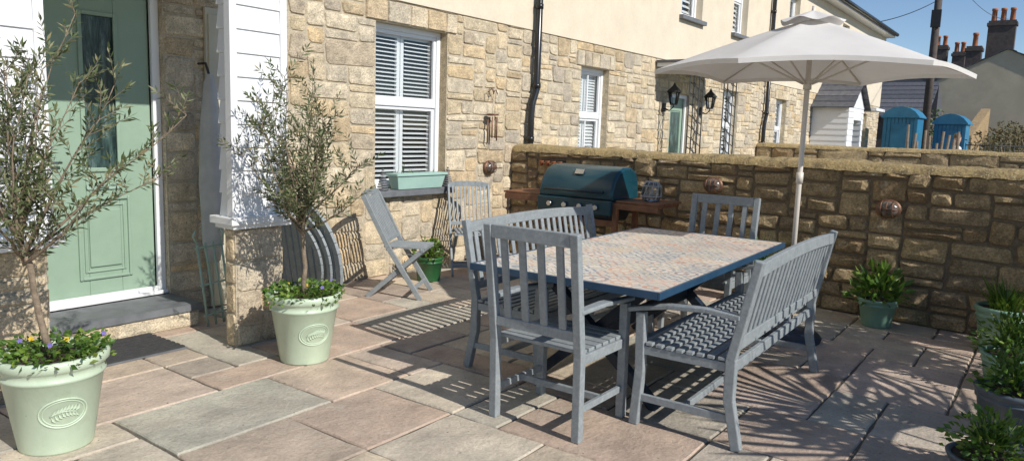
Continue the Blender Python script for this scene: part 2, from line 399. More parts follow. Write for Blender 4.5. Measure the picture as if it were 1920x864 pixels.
# ------------------------------------------------------------------ windows
def window(house, x0, x1, z0, z1, nl=16, y=FY, sill=True, ang=.55, bars=False):
    yw = y + .10; f = .055
    a = MB()
    a.box((x0, yw, z0), (x0 + f, yw + .07, z1)); a.box((x1 - f, yw, z0), (x1, yw + .07, z1))
    a.box((x0 + f, yw, z1 - f), (x1 - f, yw + .07, z1)); a.box((x0 + f, yw, z0), (x1 - f, yw + .07, z0 + f))
    zm = z0 + (z1 - z0) * .53
    g = .035
    a.box((x0 + f, yw + .012, zm - .03), (x1 - f, yw + .05, zm + .03))
    for zz0, zz1, yy in ((z0 + f, zm - .03, .03), (zm + .03, z1 - f, .015)):
        a.box((x0 + f, yw + yy, zz0), (x0 + f + g, yw + yy + .03, zz1)); a.box((x1 - f - g, yw + yy, zz0), (x1 - f, yw + yy + .03, zz1))
        a.box((x0 + f + g, yw + yy, zz0), (x1 - f - g, yw + yy + .03, zz0 + g)); a.box((x0 + f + g, yw + yy, zz1 - g), (x1 - f - g, yw + yy + .03, zz1))
        if bars:
            xm = (x0 + x1) / 2
            a.box((xm - .012, yw + yy + .004, zz0 + g), (xm + .012, yw + yy + .024, zz1 - g))
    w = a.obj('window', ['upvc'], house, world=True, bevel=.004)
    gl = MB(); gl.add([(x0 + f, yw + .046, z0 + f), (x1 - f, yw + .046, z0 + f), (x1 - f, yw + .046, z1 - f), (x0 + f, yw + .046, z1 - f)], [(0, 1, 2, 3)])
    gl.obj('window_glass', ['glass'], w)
    sh = MB(); ys = yw + .09; mid = (x0 + x1) / 2; st = .045
    for a0, a1 in ((x0 + .03, mid - .004), (mid + .004, x1 - .03)):
        sh.box((a0, ys, z0 + .03), (a0 + st, ys + .03, z1 - .03)); sh.box((a1 - st, ys, z0 + .03), (a1, ys + .03, z1 - .03))
        for zz in (z0 + .03, zm - .03, z1 - .11): sh.box((a0 + st, ys, zz), (a1 - st, ys + .03, zz + .06))
        for q0, q1 in ((z0 + .10, zm - .04), (zm + .04, z1 - .12)):
            n = nl // 2
            for i in range(n):
                zc = q0 + (q1 - q0) * (i + .5) / n; hw = .034 if ang < .9 else .042
                dz = math.sin(ang) * hw; dy = math.cos(ang) * hw
                sh.hexa([(a0 + st, ys + .015 - dy, zc - dz), (a1 - st, ys + .015 - dy, zc - dz), (a1 - st, ys + .015 + dy, zc + dz), (a0 + st, ys + .015 + dy, zc + dz),
                         (a0 + st, ys + .015 - dy, zc - dz + .008), (a1 - st, ys + .015 - dy, zc - dz + .008), (a1 - st, ys + .015 + dy, zc + dz + .008), (a0 + st, ys + .015 + dy, zc + dz + .008)])
    sh.obj('shutter', ['shutter'], w)
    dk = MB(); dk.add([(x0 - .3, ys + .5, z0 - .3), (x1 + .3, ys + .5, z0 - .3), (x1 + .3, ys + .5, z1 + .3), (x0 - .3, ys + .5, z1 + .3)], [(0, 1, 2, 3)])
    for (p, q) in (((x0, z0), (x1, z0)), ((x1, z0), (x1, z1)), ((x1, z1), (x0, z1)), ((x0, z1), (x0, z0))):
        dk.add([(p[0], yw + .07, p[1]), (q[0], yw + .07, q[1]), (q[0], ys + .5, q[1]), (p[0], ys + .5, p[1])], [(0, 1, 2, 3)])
    dk.obj('room_shade_box', ['dark'], w)  # box painted near black for the shade of the room behind
    if sill:
        s = MB(); s.box((x0 - .06, y - .10, z0 - .07), (x1 + .06, yw, z0 - .002)); s.obj('window_sill', ['step'], w, bevel=.006)
    return w

def lintels(mb, holes, T):
    for a, b, c, e in holes:
        xs = [a - .14]
        while xs[-1] < b + .14 - .12: xs.append(min(b + .14, xs[-1] + R.uniform(.18, .34)))
        xs[-1] = b + .14
        for p, q in zip(xs, xs[1:]):
            h = .2
            mb.add([T(p + .004, e + .004, 0), T(q - .004, e + .004, 0), T(q - .004, e + h, 0), T(p + .004, e + h, 0),
                    T(p + .012, e + .01, .02), T(q - .012, e + .01, .024), T(q - .012, e + h - .01, .02), T(p + .012, e + h - .01, .024)],
                   [(4, 5, 6, 7), (0, 1, 5, 4), (1, 2, 6, 5), (2, 3, 7, 6), (3, 0, 4, 7)], 0, R.random())

def house(label, x0, x1, holes_low, holes_up, bd=2.72, eave=5.2, group='terraced houses in a row'):
    h = thing('terraced_house', label, 'house', (x0, FY, 0), 0, group)
    T = TY(FY)
    hl = [q for q in holes_low]
    lh = [(a - .14, b + .14, e, e + .205) for a, b, c, e in hl]
    w = MB()
    sheet(w, x0, x1, -.1, bd, T, hl, 0, .12, 2)
    sheet(w, x0, x1, bd, eave, T, holes_up, 1, .12, 1, .022)
    w.add([T(x0, bd, 0), T(x1, bd, 0), T(x1, bd, .022), T(x0, bd, .022)], [(0, 1, 2, 3)], 1)
    for xx in (x0, x1): w.add([(xx, FY, -.1), (xx, FY + 8, -.1), (xx, FY + 8, eave), (xx, FY, eave)], [(0, 1, 2, 3)], 1)
    w.add([(x0, FY + 8, -.1), (x1, FY + 8, -.1), (x1, FY + 8, eave), (x0, FY + 8, eave)], [(0, 1, 2, 3)], 1)
    w.obj('wall', ['mortar', 'render', 'stone'], h, world=True)
    s = MB(); stones(s, x0, x1, 0, bd, T, hl + [tuple(q) for q in lh], cw=.098, ch=.078, relief=.016); lintels(s, hl, T)
    s.obj('stone_facing', ['stone'], h, world=True)
    r = MB(); z = eave
    for k in range(14):
        t0 = k / 14; t1 = (k + 1) / 14 + .01
        y0 = FY - .3 + 4.3 * t0; y1 = FY - .3 + 4.3 * t1; za = z + 2.6 * t0 + .03; zb = z + 2.6 * t1
        r.add([(x0, y0, za), (x1, y0, za), (x1, y1, zb), (x0, y1, zb), (x0, y0, za - .03), (x1, y0, za - .03)], [(0, 1, 2, 3), (4, 5, 1, 0)], 0)
    r.add([(x0, FY + 4, z + 2.6), (x1, FY + 4, z + 2.6), (x1, FY + 8.3, z), (x0, FY + 8.3, z)], [(0, 1, 2, 3)], 0)
    for xx in (x0, x1): r.add([(xx, FY - .28, z), (xx, FY + 4, z + 2.59), (xx, FY + 8.28, z)], [(0, 1, 2)], 1)
    ro = r.obj('roof', ['slate', 'render'], h, world=True)
    g = MB(); g.box((x0, FY - .3, z - .12), (x1, FY - .01, z - .02), 0); g.tube([(x0, FY - .36, z - .02), (x1, FY - .36, z - .02)], .06, 8, 1)
    g.obj('gutter', ['upvc', 'black'], ro)
    return h

# our house
W1 = (5.06, 6.09, .87, 2.50); DH = (2.02, 2.95, .17, 2.42)
h1 = house('cream rendered stone house with sage green door beside the patio', -3.0, 7.45, [DH, W1], [(4.9, 5.9, 3.5, 4.9)])
window(h1, *W1, nl=30, ang=.25)
window(h1, 4.9, 5.9, 3.5, 4.9, nl=10)
# door
d = MB(); y = FY + .09
DC = 2.525
x0, x1, z0, z1 = 2.085, 2.885, .20, 2.36
gx0, gx1 = DC - .115, DC + .115; gz0, gz1 = 1.13, 2.2
d.box((x0, y, z0), (gx0, y + .045, z1)); d.box((gx1, y, z0), (x1, y + .045, z1))
d.box((gx0, y, z0), (gx1, y + .045, gz0)); d.box((gx0, y, gz1), (gx1, y + .045, z1))
def frame_rect(mb, a, b, c, e, yy, t, p, mi=0):
    mb.box((a, yy - p, c), (a + t, yy + .002, e), mi); mb.box((b - t, yy - p, c), (b, yy + .002, e), mi)
    mb.box((a + t, yy - p, c), (b - t, yy + .002, c + t), mi); mb.box((a + t, yy - p, e - t), (b - t, yy + .002, e), mi)
frame_rect(d, gx0 - .02, gx1 + .02, gz0 - .02, gz1 + .02, y, .03, .016)
frame_rect(d, DC - .185, DC + .185, .34, .93, y, .022, .016)
frame_rect(d, DC - .145, DC + .145, .39, .88, y, .015, .010)
d.box((DC - .11, y - .014, .43), (DC + .11, y + .002, .84))
door = d.obj('door', ['doorgreen'], h1, world=True, bevel=.006)
g = MB(); g.box((gx0, y + .01, gz0), (gx1, y + .03, gz1)); g.obj('door_glass', ['doorglass'], door)
g = MB(); g.tube([(2.13, y - .05, 1.18), (2.24, y - .05, 1.18)], .009, 8); g.tube([(2.13, y, 1.18), (2.13, y - .05, 1.18)], .012, 8); g.box((2.115, y - .006, 1.08), (2.145, y, 1.26)); g.obj('handle', ['steel'], door)
g = MB(); frame_rect(g, 2.022, 2.948, .172, 2.418, y - .01, .06, .03); g.box((2.02, y - .07, .172), (2.95, y - .012, .20)); g.obj('door_frame', ['upvc'], door, bevel=.004)
g = MB(); g.tube([(DC - .03, y - .02, 1.0), (DC, y - .03, 1.012), (DC + .03, y - .02, 1.0)], .006, 6); g.box((DC - .115, y - .012, .985), (DC + .115, y, 1.02)); g.obj('letterbox', ['palegreen'], door)
# porch
def board_pillar(mb, x0, x1, y0, y1, z0, z1, pitch=.15, mi=0):
    z = z0
    while z < z1 - .02:
        zz = min(z + pitch, z1); b = .014
        P0 = [(x0 - b, y0 - b, z), (x1 + b, y0 - b, z), (x1 + b, y1 + b, z), (x0 - b, y1 + b, z)]
        P1 = [(x0 - .002, y0 - .002, zz), (x1 + .002, y0 - .002, zz), (x1 + .002, y1 + .002, zz), (x0 - .002, y1 + .002, zz)]
        mb.hexa(P0 + P1, mi); z = zz
def porch_pillar(h, x0, x1, y0, y1, top, ledge=.83):
    a = MB(); board_pillar(a, x0 + .0, x1 - .0, y0, y1, ledge + .05, top)
    for xx in (x0, x1):   # corner boards
        a.box((xx - .025, y0 - .024, ledge + .052), (xx + .025, y0 + .04, top))
    p = a.obj('porch_pillar', ['white'], h, world=True, bevel=.003)
    b = MB(); b.box((x0 - .06, y0 - .07, ledge), (x1 + .06, y1 + .06, ledge + .05)); b.box((x0 - .035, y0 - .045, ledge - .03), (x1 + .035, y1 + .035, ledge - .001))
    b.obj('ledge', ['white'], p, bevel=.005)
    c = MB(); c.box((x0 + .01, y0 + .01, -.05), (x1 - .01, y1 - .01, ledge - .03), 1)
    stones(c, x0 + .01, x1 - .01, 0, ledge - .03, TY(y0 + .01), cw=.095, ch=.075, relief=.018)
    stones(c, y0 + .01, y1 - .01, 0, ledge - .03, TX(x0 + .01), cw=.095, ch=.075, relief=.018)
    stones(c, y0 + .01, y1 - .01, 0, ledge - .03, TX(x1 - .01, -1), cw=.095, ch=.075, relief=.018)
    c.obj('plinth', ['stone', 'mortar'], p)
porch_pillar(h1, 2.79, 3.17, 4.30, 4.43, 2.62)
porch_pillar(h1, .75, 1.68, 4.30, 4.43, 2.62)
r = MB(); r.box((.6, 4.15, 2.62), (3.32, FY - .03, 2.78), 1)
xm = 1.96
for sx in (-1, 1):
    for k in range(6):
        t0 = k / 6; t1 = (k + 1) / 6
        xa = xm + sx * 1.45 * (1 - t0); xb = xm + sx * 1.45 * (1 - t1)
        za = 2.79 + .95 * t0; zb = 2.79 + .95 * t1 - .02
        r.hexa([(xa, 4.1, za), (xb, 4.1, zb), (xb, FY - .03, zb), (xa, FY - .03, za), (xa, 4.1, za + .03), (xb, 4.1, zb + .03), (xb, FY - .03, zb + .03), (xa, FY - .03, za + .03)], 0)
r.add([(xm - 1.4, 4.16, 2.78), (xm + 1.4, 4.16, 2.78), (xm, 4.16, 3.72)], [(0, 1, 2)], 1)
r.obj('porch_roof', ['slate', 'white'], h1, world=True)
s = MB(); s.box((1.72, 4.98, .12), (2.96, FY + .06, .17), 0); s.box((1.74, 5.0, 0), (2.94, FY - .02, .118), 1)
stones(s, 1.74, 2.94, 0, .118, TY(5.0), cw=.12, ch=.118, relief=.012, mi=2)
s.obj('doorstep', ['step', 'mortar', 'stone'], h1, world=True)
s = MB(); s.box((3.26, FY - .05, .02), (3.75, FY - .022, 2.35)); 
for k in range(3): s.box((3.28 + .155 * k, FY - .062, .06), (3.42 + .155 * k, FY - .049, 2.3))
s.obj('cupboard_door', ['creamboard'], h1, world=True, bevel=.003)
# downpipe
def downpipe(h, x, zoff=1.55):
    p = MB(); yy = FY - .09
    p.tube([(x + .1, yy, 5.1), (x + .1, yy, zoff + .45), (x + .02, yy, zoff + .28), (x, yy, zoff + .15), (x, yy, 0.05)], .042, 10)
    for z in (.6, 1.4, zoff + .5, 3, 4.2):
        xx = x + (.1 if z > zoff + .3 else 0); p.tube([(xx, yy, z - .03), (xx, yy, z + .03)], .05, 10); p.box((xx - .03, yy, z - .015), (xx + .03, FY - .02, z + .015))
    p.obj('downpipe', ['black'], h, world=True)
# neighbour house 1
W2 = (8.84, 9.62, .97, 2.40); D2 = (11.75, 12.5, .1, 2.2); W3 = (14.1, 14.95, .97, 2.4)
h2 = house('cream rendered terraced house with flat door canopy and black lanterns', 7.45, 16.15, [W2, D2, W3], [(11.9, 12.8, 3.5, 4.8), (14.3, 15.1, 3.5, 4.8)])
window(h2, *W2, nl=26, ang=.8, bars=True); window(h2, *W3, nl=14, ang=.8, bars=True)
window(h2, 11.9, 12.8, 3.5, 4.8, nl=12, ang=.8); window(h2, 14.3, 15.1, 3.5, 4.8, nl=12, ang=.9, bars=True)
downpipe(h2, 7.56)
d = MB(); d.box((11.82, FY + .08, .12), (12.43, FY + .12, 2.14)); frame_rect(d, 11.9, 12.35, 1.1, 1.95, FY + .08, .03, .012)
dd = d.obj('door', ['doorgreen'], h2, world=True, bevel=.004)
g = MB(); frame_rect(g, 11.752, 12.498, .102, 2.198, FY + .07, .06, .03); g.obj('door_frame', ['upvc'], dd)
g = MB(); g.box((11.94, FY + .074, 1.14), (12.31, FY + .079, 1.9)); g.obj('door_glass', ['doorglass'], dd)
c = MB(); c.box((11.1, 4.68, 2.58), (13.1, FY - .03, 2.64), 0); c.box((11.06, 4.64, 2.642), (13.14, FY - .03, 2.68), 1)
c.obj('door_canopy', ['white', 'slate'], h2, world=True)
def iron_post(h, x, y=4.78, w=.16):
    p = MB()
    for dx in (-w / 2, w / 2):
        for dy in (-w / 2, w / 2): p.tube([(x + dx, y + dy, 0), (x + dx, y + dy, 2.58)], .011, 5)
    z = .15
    while z < 2.5:
        for (a, b) in (((-1, -1), (1, 1)), ((1, -1), (-1, 1))):
            p.tube([(x + a[0] * w / 2, y + a[1] * w / 2, z), (x + b[0] * w / 2, y + b[1] * w / 2, z + .16)], .007, 5)
        z += .17
    p.obj('canopy_post', ['iron'], h, world=True)
iron_post(h2, 11.32); iron_post(h2, 12.78)
# neighbour house 2
h3 = house('cream rendered end of terrace house with white boarded porch', 16.15, 29.0, [(17.4, 18.2, .97, 2.4), (22.8, 23.6, .97, 2.4), (26.3, 27.1, .97, 2.4)],
           [(17.8, 18.6, 3.5, 4.8), (22.8, 23.6, 3.5, 4.8), (26.3, 27.1, 3.5, 4.8)])
for a in ((17.4, 18.2), (22.8, 23.6), (26.3, 27.1)): window(h3, *a, .97, 2.4, nl=10, ang=.9, bars=True)
for a in ((17.8, 18.6), (22.8, 23.6), (26.3, 27.1)): window(h3, *a, 3.5, 4.8, nl=10, ang=.9, bars=True)
downpipe(h3, 16.4)
pc = MB()
board_pillar(pc, 20.4, 21.0, 4.5, FY - .03, .0, 2.35); board_pillar(pc, 21.9, 22.1, 4.5, FY - .03, .0, 2.35)
pc.box((20.4, 4.5, 2.05), (22.1, FY - .03, 2.36), 0)
po = pc.obj('porch', ['white'], h3, world=True)
r = MB()
for sx in (-1, 1):
    for k in range(5):
        t0 = k / 5; t1 = (k + 1) / 5; xa = 21.25 + sx * 1.05 * (1 - t0); xb = 21.25 + sx * 1.05 * (1 - t1); za = 2.33 + .75 * t0; zb = 2.33 + .75 * t1 - .02
        r.hexa([(xa, 4.35, za), (xb, 4.35, zb), (xb, FY - .03, zb), (xa, FY - .03, za), (xa, 4.35, za + .03), (xb, 4.35, zb + .03), (xb, FY - .03, zb + .03), (xa, FY - .03, za + .03)], 0)
r.add([(20.3, 4.49, 2.36), (22.2, 4.49, 2.36), (21.25, 4.49, 3.05)], [(0, 1, 2)], 1)
r.obj('porch_roof', ['slate', 'white'], po)
c = MB(); c.box((24.3, 4.6, 2.42), (25.6, FY - .03, 2.5)); c.obj('door_canopy', ['white'], h3, world=True)
d = MB(); d.box((24.5, FY - .03, .1), (25.3, FY - .018, 2.15)); d.obj('door', ['doorgreen'], h3, world=True)

# lanterns
def lantern(x, z, y=FY - .025):
    e = thing('wall_lantern', 'black iron carriage lantern on stone wall beside green door', 'lantern', (x, y, z), 0, 'lanterns beside the front door')
    a = MB(); a.lathe([(0, 0), (.055, 0), (.06, .01), (0, .012)], 10, (0, -.0, -.10)); a.box((-.04, -.02, -.12), (.04, 0, .02))
    a.tube([(0, -.01, -.06), (0, -.10, -.10), (0, -.17, -.04), (0, -.17, .0)], .010, 6); a.obj('bracket', ['iron'], e)
    b = MB(); n = 6
    for k in range(n):
        t = 2 * math.pi * k / n; b.tube([(.055 * math.cos(t), -.17 + .055 * math.sin(t), 0), (.095 * math.cos(t), -.17 + .095 * math.sin(t), .2)], .008, 4)
    b.lathe([(0, -.01), (.06, -.01), (.06, .01), (0, .015)], 6, (0, -.17, 0), smooth=False); b.lathe([(.12, .195), (.12, .21), (.05, .28), (.03, .3), (.012, .34), (0, .36)], 6, (0, -.17, 0), smooth=False)
    b.obj('lantern_frame', ['iron'], e)
    c = MB(); c.lathe([(.05, .01), (.088, .195)], 6, (0, -.17, 0), smooth=False); c.obj('lantern_glass', ['glass'], e)
lantern(11.45, 2.0); lantern(13.0, 2.0)

# ------------------------------------------------------------------ garden walls
def garden_wall(label, p0, p1, hgt, thick=.3, cw=.1, ch=.075):
    p0 = V(p0); p1 = V(p1); L = (p1 - p0).length; ang = math.atan2(p1.y - p0.y, p1.x - p0.x)
    e = thing('garden_wall', label, 'wall', (p0.x, p0.y, 0), ang, 'stone garden walls')
    cop = .07; h = hgt - cop
    a = MB(); a.box((0, 0, -.1), (L, thick, h), 1)
    stones(a, 0, L, 0, h, lambda s, z, d: (s, -d, z), cw=cw, ch=ch, relief=.03, gap=.016, rough=.6)
    stones(a, 0, L, 0, h, lambda s, z, d: (s, thick + d, z), cw=.16, ch=.12, relief=.02, gap=.014)
    a.obj('wall_face', ['stone_wall', 'mortar_dark'], e)
    c = MB(); n = int(L / .05); m = 7; vs = []
    for i in range(n + 1):
        s = L * i / n; j = .008 * math.sin(s * 2.1) + .006 * math.sin(s * 5.3) + (-.006 if i % 9 == 0 else 0)
        for k in range(m + 1):
            t = math.pi * k / m; yy = thick / 2 - math.cos(t) * (thick / 2 + .03 + j); zz = h - .01 + math.sin(t) ** .7 * (cop + .01 + j) if 0 < k < m else h - .012
            vs.append((s, yy + R.uniform(-.008, .008), zz + R.uniform(-.007, .007)))
    c.add(vs, [(i * (m + 1) + k, (i + 1) * (m + 1) + k, (i + 1) * (m + 1) + k + 1, i * (m + 1) + k + 1) for i in range(n) for k in range(m)], 0, None, True)
    c.obj('coping', ['coping'], e)
    return e
garden_wall('buff rubble stone garden wall with lichened coping beside the patio', (7.30, 5.40), (6.50, -3.2), 1.33, cw=.088, ch=.066)
garden_wall('buff stone garden wall between the neighbouring front gardens', (16.2, 5.38), (16.2, -4.0), 1.40, cw=.16, ch=.12)

# ------------------------------------------------------------------ ground & paving
g = MB(); g.add([(-300, -300, -.05), (400, -300, -.05), (400, 300, -.05), (-300, 300, -.05)], [(0, 1, 2, 3)])
o = g.obj('ground', ['ground']); o['kind'] = 'structure'
p = MB(); U = .3; ox, oy = 1.68 - .3 * 13, 3.07 - .3 * 22
NX, NY = 36, 30
occ = [[False] * NX for _ in range(NY)]
def slab(i, j, w, h, r=None):
    for b in range(h):
        for a in range(w):
            if j + b < NY and i + a < NX: occ[j + b][i + a] = True
    gp = .007; x0 = ox + i * U + gp + R.uniform(-.003, .003); x1 = ox + (i + w) * U - gp + R.uniform(-.003, .003); y0 = oy + j * U + gp; y1 = oy + (j + h) * U - gp + R.uniform(-.003, .003)
    r = R.random() if r is None else r
    n = 5
    def edge(a, b):
        return [V(a).lerp(V(b), k / n) for k in range(n)]
    ring = edge((x0, y0, 0), (x1, y0, 0)) + edge((x1, y0, 0), (x1, y1, 0)) + edge((x1, y1, 0), (x0, y1, 0)) + edge((x0, y1, 0), (x0, y0, 0))
    cx, cy = (x0 + x1) / 2, (y0 + y1) / 2; zt = R.uniform(-.002, .002)
    o_ = []; i_ = []
    for q in ring:
        jx, jy = R.uniform(-.004, .004), R.uniform(-.004, .004)
        o_.append((q.x + jx, q.y + jy, -.02)); dx = .007 if q.x < cx else -.007; dy = .007 if q.y < cy else -.007
        i_.append((q.x + jx + dx, q.y + jy + dy, zt + R.uniform(-.001, .001)))
    N = len(ring)
    mid = [(a[0], a[1], -.007 + zt) for a in o_]
    p.add(o_ + mid + i_, [(k, (k + 1) % N, N + (k + 1) % N, N + k) for k in range(N)] + [(N + k, N + (k + 1) % N, 2 * N + (k + 1) % N, 2 * N + k) for k in range(N)] + [tuple(range(2 * N, 3 * N))], 0, r)
slab(13, 22, 3, 2, .6); slab(15, 20, 2, 2, .1); slab(17, 20, 2, 2, .9); slab(16, 22, 2, 2, .2)
slab(12, 24, 3, 2, .78); slab(15, 24, 2, 1, .1); slab(17, 24, 3, 2, .14); slab(20, 24, 2, 2, .62)
for j in range(NY):
    for i in range(NX):
        if occ[j][i]: continue
        w, h = R.choice([(3, 2), (3, 2), (2, 2), (2, 2), (2, 3), (2, 1), (1, 2), (1, 1)])
        ww = 0
        while ww < w and i + ww < NX and not occ[j][i + ww]: ww += 1
        hh = 1
        while hh < h and j + hh < NY and all(not occ[j + hh][i + a] for a in range(ww)): hh += 1
        slab(i, j, ww, hh)
p.add([(ox, oy, -.011), (ox + NX * U, oy, -.011), (ox + NX * U, oy + NY * U, -.011), (ox, oy + NY * U, -.011)], [(0, 1, 2, 3)], 1)
o = p.obj('patio_paving', ['paving', 'joint']); o['kind'] = 'structure'

# ------------------------------------------------------------------ furniture
def carver(label, loc, rot):
    e = thing('garden_armchair', label, 'chair', loc, rot, 'slatted armchairs at the table')
    hw = .255
    for sx in (-1, 1):
        b = MB(); x = sx * hw
        b.beam((x, -.205, 0), (x, -.215, .44), .045, .045, side=(1, 0, 0)); b.beam((x, -.215, .43), (x, -.30, 1.035), .045, .045, side=(1, 0, 0), h2=.04)
        b.obj('leg', ['paint'], e, bevel=.005)
    bk = MB()
    def at(z): return -.215 - .085 * (z - .43) / .605
    bk.beam((-hw + .0225, at(1.0), 1.0), (hw - .0225, at(1.0), 1.0), .032, .068); bk.beam((-hw + .0225, at(.53), .53), (hw - .0225, at(.53), .53), .028, .05)
    for k in range(4):
        x = -hw + .09 + k * (2 * hw - .18) / 3
        bk.beam((x, at(.55), .55), (x, at(.97), .97), .042, .014, side=(1, 0, 0))
    bk.obj('backrest', ['paint'], e, bevel=.004)
    s = MB(); n = 7
    for k in range(n):
        y = -.17 + k * .42 / (n - 1); s.beam((-hw + .0, y, .445), (hw - .0, y, .445), .055, .018)
    s.beam((-hw, -.19, .41), (-hw, .22, .41), .025, .05); s.beam((hw, -.19, .41), (hw, .22, .41), .025, .05); s.beam((-hw, .225, .41), (hw, .225, .41), .025, .05)
    s.obj('seat', ['paint'], e, bevel=.003)
    for sx in (-1, 1):
        x = sx * (hw + .003)
        l = MB(); l.beam((x, .235, 0), (x, .225, .625), .045, .045, side=(1, 0, 0)); l.obj('leg', ['paint'], e, bevel=.005)
        a = MB(); a.beam((x, -.245, .655), (x, -.02, .66), .05, .022, w2=.058); a.beam((x, -.022, .66), (x, .285, .64), .058, .022, w2=.05); a.obj('armrest', ['paint'], e, bevel=.006)
    st = MB()
    for sx in (-1, 1): st.beam((sx * hw, -.2, .16), (sx * hw, .23, .16), .022, .035)
    st.beam((-hw, .02, .16), (hw, .02, .16), .022, .035)
    st.obj('stretcher', ['paint'], e, bevel=.003)
    return e
c1 = carver('grey painted slatted wooden armchair at the tiled table end', (3.20, 2.02, 0), rad(-90))
dup(c1, (5.50, 2.14, 0), rad(90), 'grey painted slatted wooden armchair tucked in near the parasol')

def bench(label, loc, rot):
    e = thing('garden_bench', label, 'bench', loc, rot, 'slatted benches at the table')
    hl = .775
    for sx in (-1, 1):
        b = MB(); x = sx * hl
        b.beam((x, -.29, 0), (x, -.235, .25), .045, .05, side=(1, 0, 0)); b.beam((x, -.236, .24), (x, -.235, .45), .045, .052, side=(1, 0, 0)); b.beam((x, -.233, .44), (x, -.335, .935), .045, .048, side=(1, 0, 0), h2=.04)
        b.obj('leg', ['paint'], e, bevel=.006)
        b = MB(); b.beam((x, .255, 0), (x, .235, .3), .045, .05, side=(1, 0, 0)); b.beam((x, .235, .29), (x, .245, .60), .045, .05, side=(1, 0, 0)); b.obj('leg', ['paint'], e, bevel=.006)
        a = MB(); pts = [(-.265, .655), (-.1, .665), (.1, .65), (.25, .62), (.31, .605)]
        for (ya, za), (yb, zb) in zip(pts, pts[1:]): a.beam((x, ya, za), (x, yb + .004, zb), .058, .024)
        a.obj('armrest', ['paint'], e, bevel=.005)
    bk = MB()
    def at(z): return -.235 - .1 * (z - .44) / .495
    N = 10
    def top(x): return .885 + .025 * (1 - (x / hl) ** 2)
    for k in range(N):
        xa = -hl + .02 + (2 * hl - .04) * k / N; xb = -hl + .02 + (2 * hl - .04) * (k + 1) / N
        bk.beam((xa - .002, at(top(xa)), top(xa)), (xb + .002, at(top(xb)), top(xb)), .03, .065)
    bk.beam((-hl, at(.53), .53), (hl, at(.53), .53), .028, .05)
    for k in range(19):
        x = -hl + .08 + k * (2 * hl - .16) / 18
        bk.beam((x, at(.54), .54), (x, at(top(x) - .03), top(x) - .03), .036, .013, side=(1, 0, 0))
    bk.obj('backrest', ['paint'], e, bevel=.004)
    s = MB()
    for k in range(9):
        y = -.19 + k * .054; z = .435 + .008 * abs(k - 4) / 4; s.beam((-hl - .02, y, z), (hl + .02, y, z), .036, .017)
    for x in (-hl, -.26, .26, hl): s.beam((x, -.22, .405), (x, .24, .405), .03, .045)
    s.beam((-hl, .25, .40), (hl, .25, .40), .022, .055); s.beam((-hl, -.235, .40), (hl, -.235, .40), .022, .055)
    s.obj('seat', ['paint'], e, bevel=.003)
    st = MB()
    for sx in (-1, 1): st.beam((sx * hl, -.26, .15), (sx * hl, .24, .15), .022, .038)
    st.beam((-hl, -.01, .15), (hl, -.01, .15), .022, .038)
    st.obj('stretcher', ['paint'], e, bevel=.003)
    return e
b1 = bench('grey painted slatted bench on the open side of the table', (4.185, 1.43, 0), rad(1.5))
dup(b1, (4.32, 2.64, 0), rad(181), 'grey painted slatted bench between the table and the house')

t = thing('garden_table', 'long garden table with patterned mosaic tile top and blue edge', 'table', (4.36, 2.10, 0), rad(2.2))
a = MB(); a.box((-1.13, -.56, .727), (1.13, .56, .748)); a.obj('tabletop', ['mosaic'], t, bevel=.002)
a = MB(); 
for (p0, p1, q0, q1) in ((-1.15, 1.15, -.575, -.56), (-1.15, 1.15, .56, .575)): a.box((p0, q0, .712), (p1, q1, .750))
for (p0, p1) in ((-1.15, -1.13), (1.13, 1.15)): a.box((p0, -.559, .712), (p1, .559, .750))
a.box((-1.129, -.559, .714), (1.129, .559, .7265))
a.obj('table_rim', ['blue'], t, bevel=.002)
for sx in (-.72, .72):
    l = MB(); l.beam((sx, -.42, 0), (sx, .36, .70), .06, .06, side=(1, 0, 0)); l.beam((sx + .065, .42, 0), (sx + .065, -.36, .70), .06, .06, side=(1, 0, 0)); l.beam((sx + .03, -.45, .68), (sx + .03, .45, .68), .09, .05)
    l.obj('leg', ['darkblue'], t, bevel=.004)
l = MB(); l.beam((-.72, 0, .36), (.75, 0, .36), .05, .08); l.obj('stretcher', ['darkblue'], t, bevel=.004)

# parasol
px = (5.68, 1.55, 0)
e = thing('parasol', 'open cream canvas parasol on a pole behind the bench', 'parasol', px, 0)
a = MB(); a.tube([(0, 0, .05), (0, 0, 2.36)], .019, 12); a.tube([(0, 0, 1.18), (0, 0, 1.26)], .026, 12); a.tube([(0, 0, 1.86), (0, 0, 1.93)], .03, 12); a.tube([(0, 0, 2.36), (0, 0, 2.45)], [.02, .012], 10); a.obj('pole', ['pole'], e)
a = MB(); a.lathe([(0, 0), (.24, 0), (.25, .03), (.23, .055), (.08, .08), (.035, .10), (.035, .32), (.022, .33), (0, .33)], 32); a.obj('base', ['darkblue'], e)
c = MB(); rib = MB(); vl = MB()
RR = 1.10; ZT = 2.36; ZR = 1.985
def cd(t):
    return V((.592, -.806, 0)) * math.cos(t) + V((-.806, -.592, 0)) * math.sin(t)
NS = 8; NR = 8; vs = []
for s in range(6):
    for k in range(NS):
        th = rad(13 + 60 * s + 60 * k / NS); off = abs(k / NS - .5) * 2
        edge_r = RR * math.cos(rad(30)) / math.cos(rad(60 * k / NS - 30)) * (1 - .035 * (1 - off ** 2))
        for j in range(NR + 1):
            f = .05 + .95 * j / NR
            z = ZT - (ZT - ZR) * (f ** 1.12) - .02 * (1 - off ** 2) * math.sin(f * math.pi * .9) + (.035 * (1 - off ** 2) if j == NR else .02 * (1 - off ** 2) * f)
            p_ = cd(th) * edge_r * f; vs.append((p_.x, p_.y, z))
nn = 6 * NS
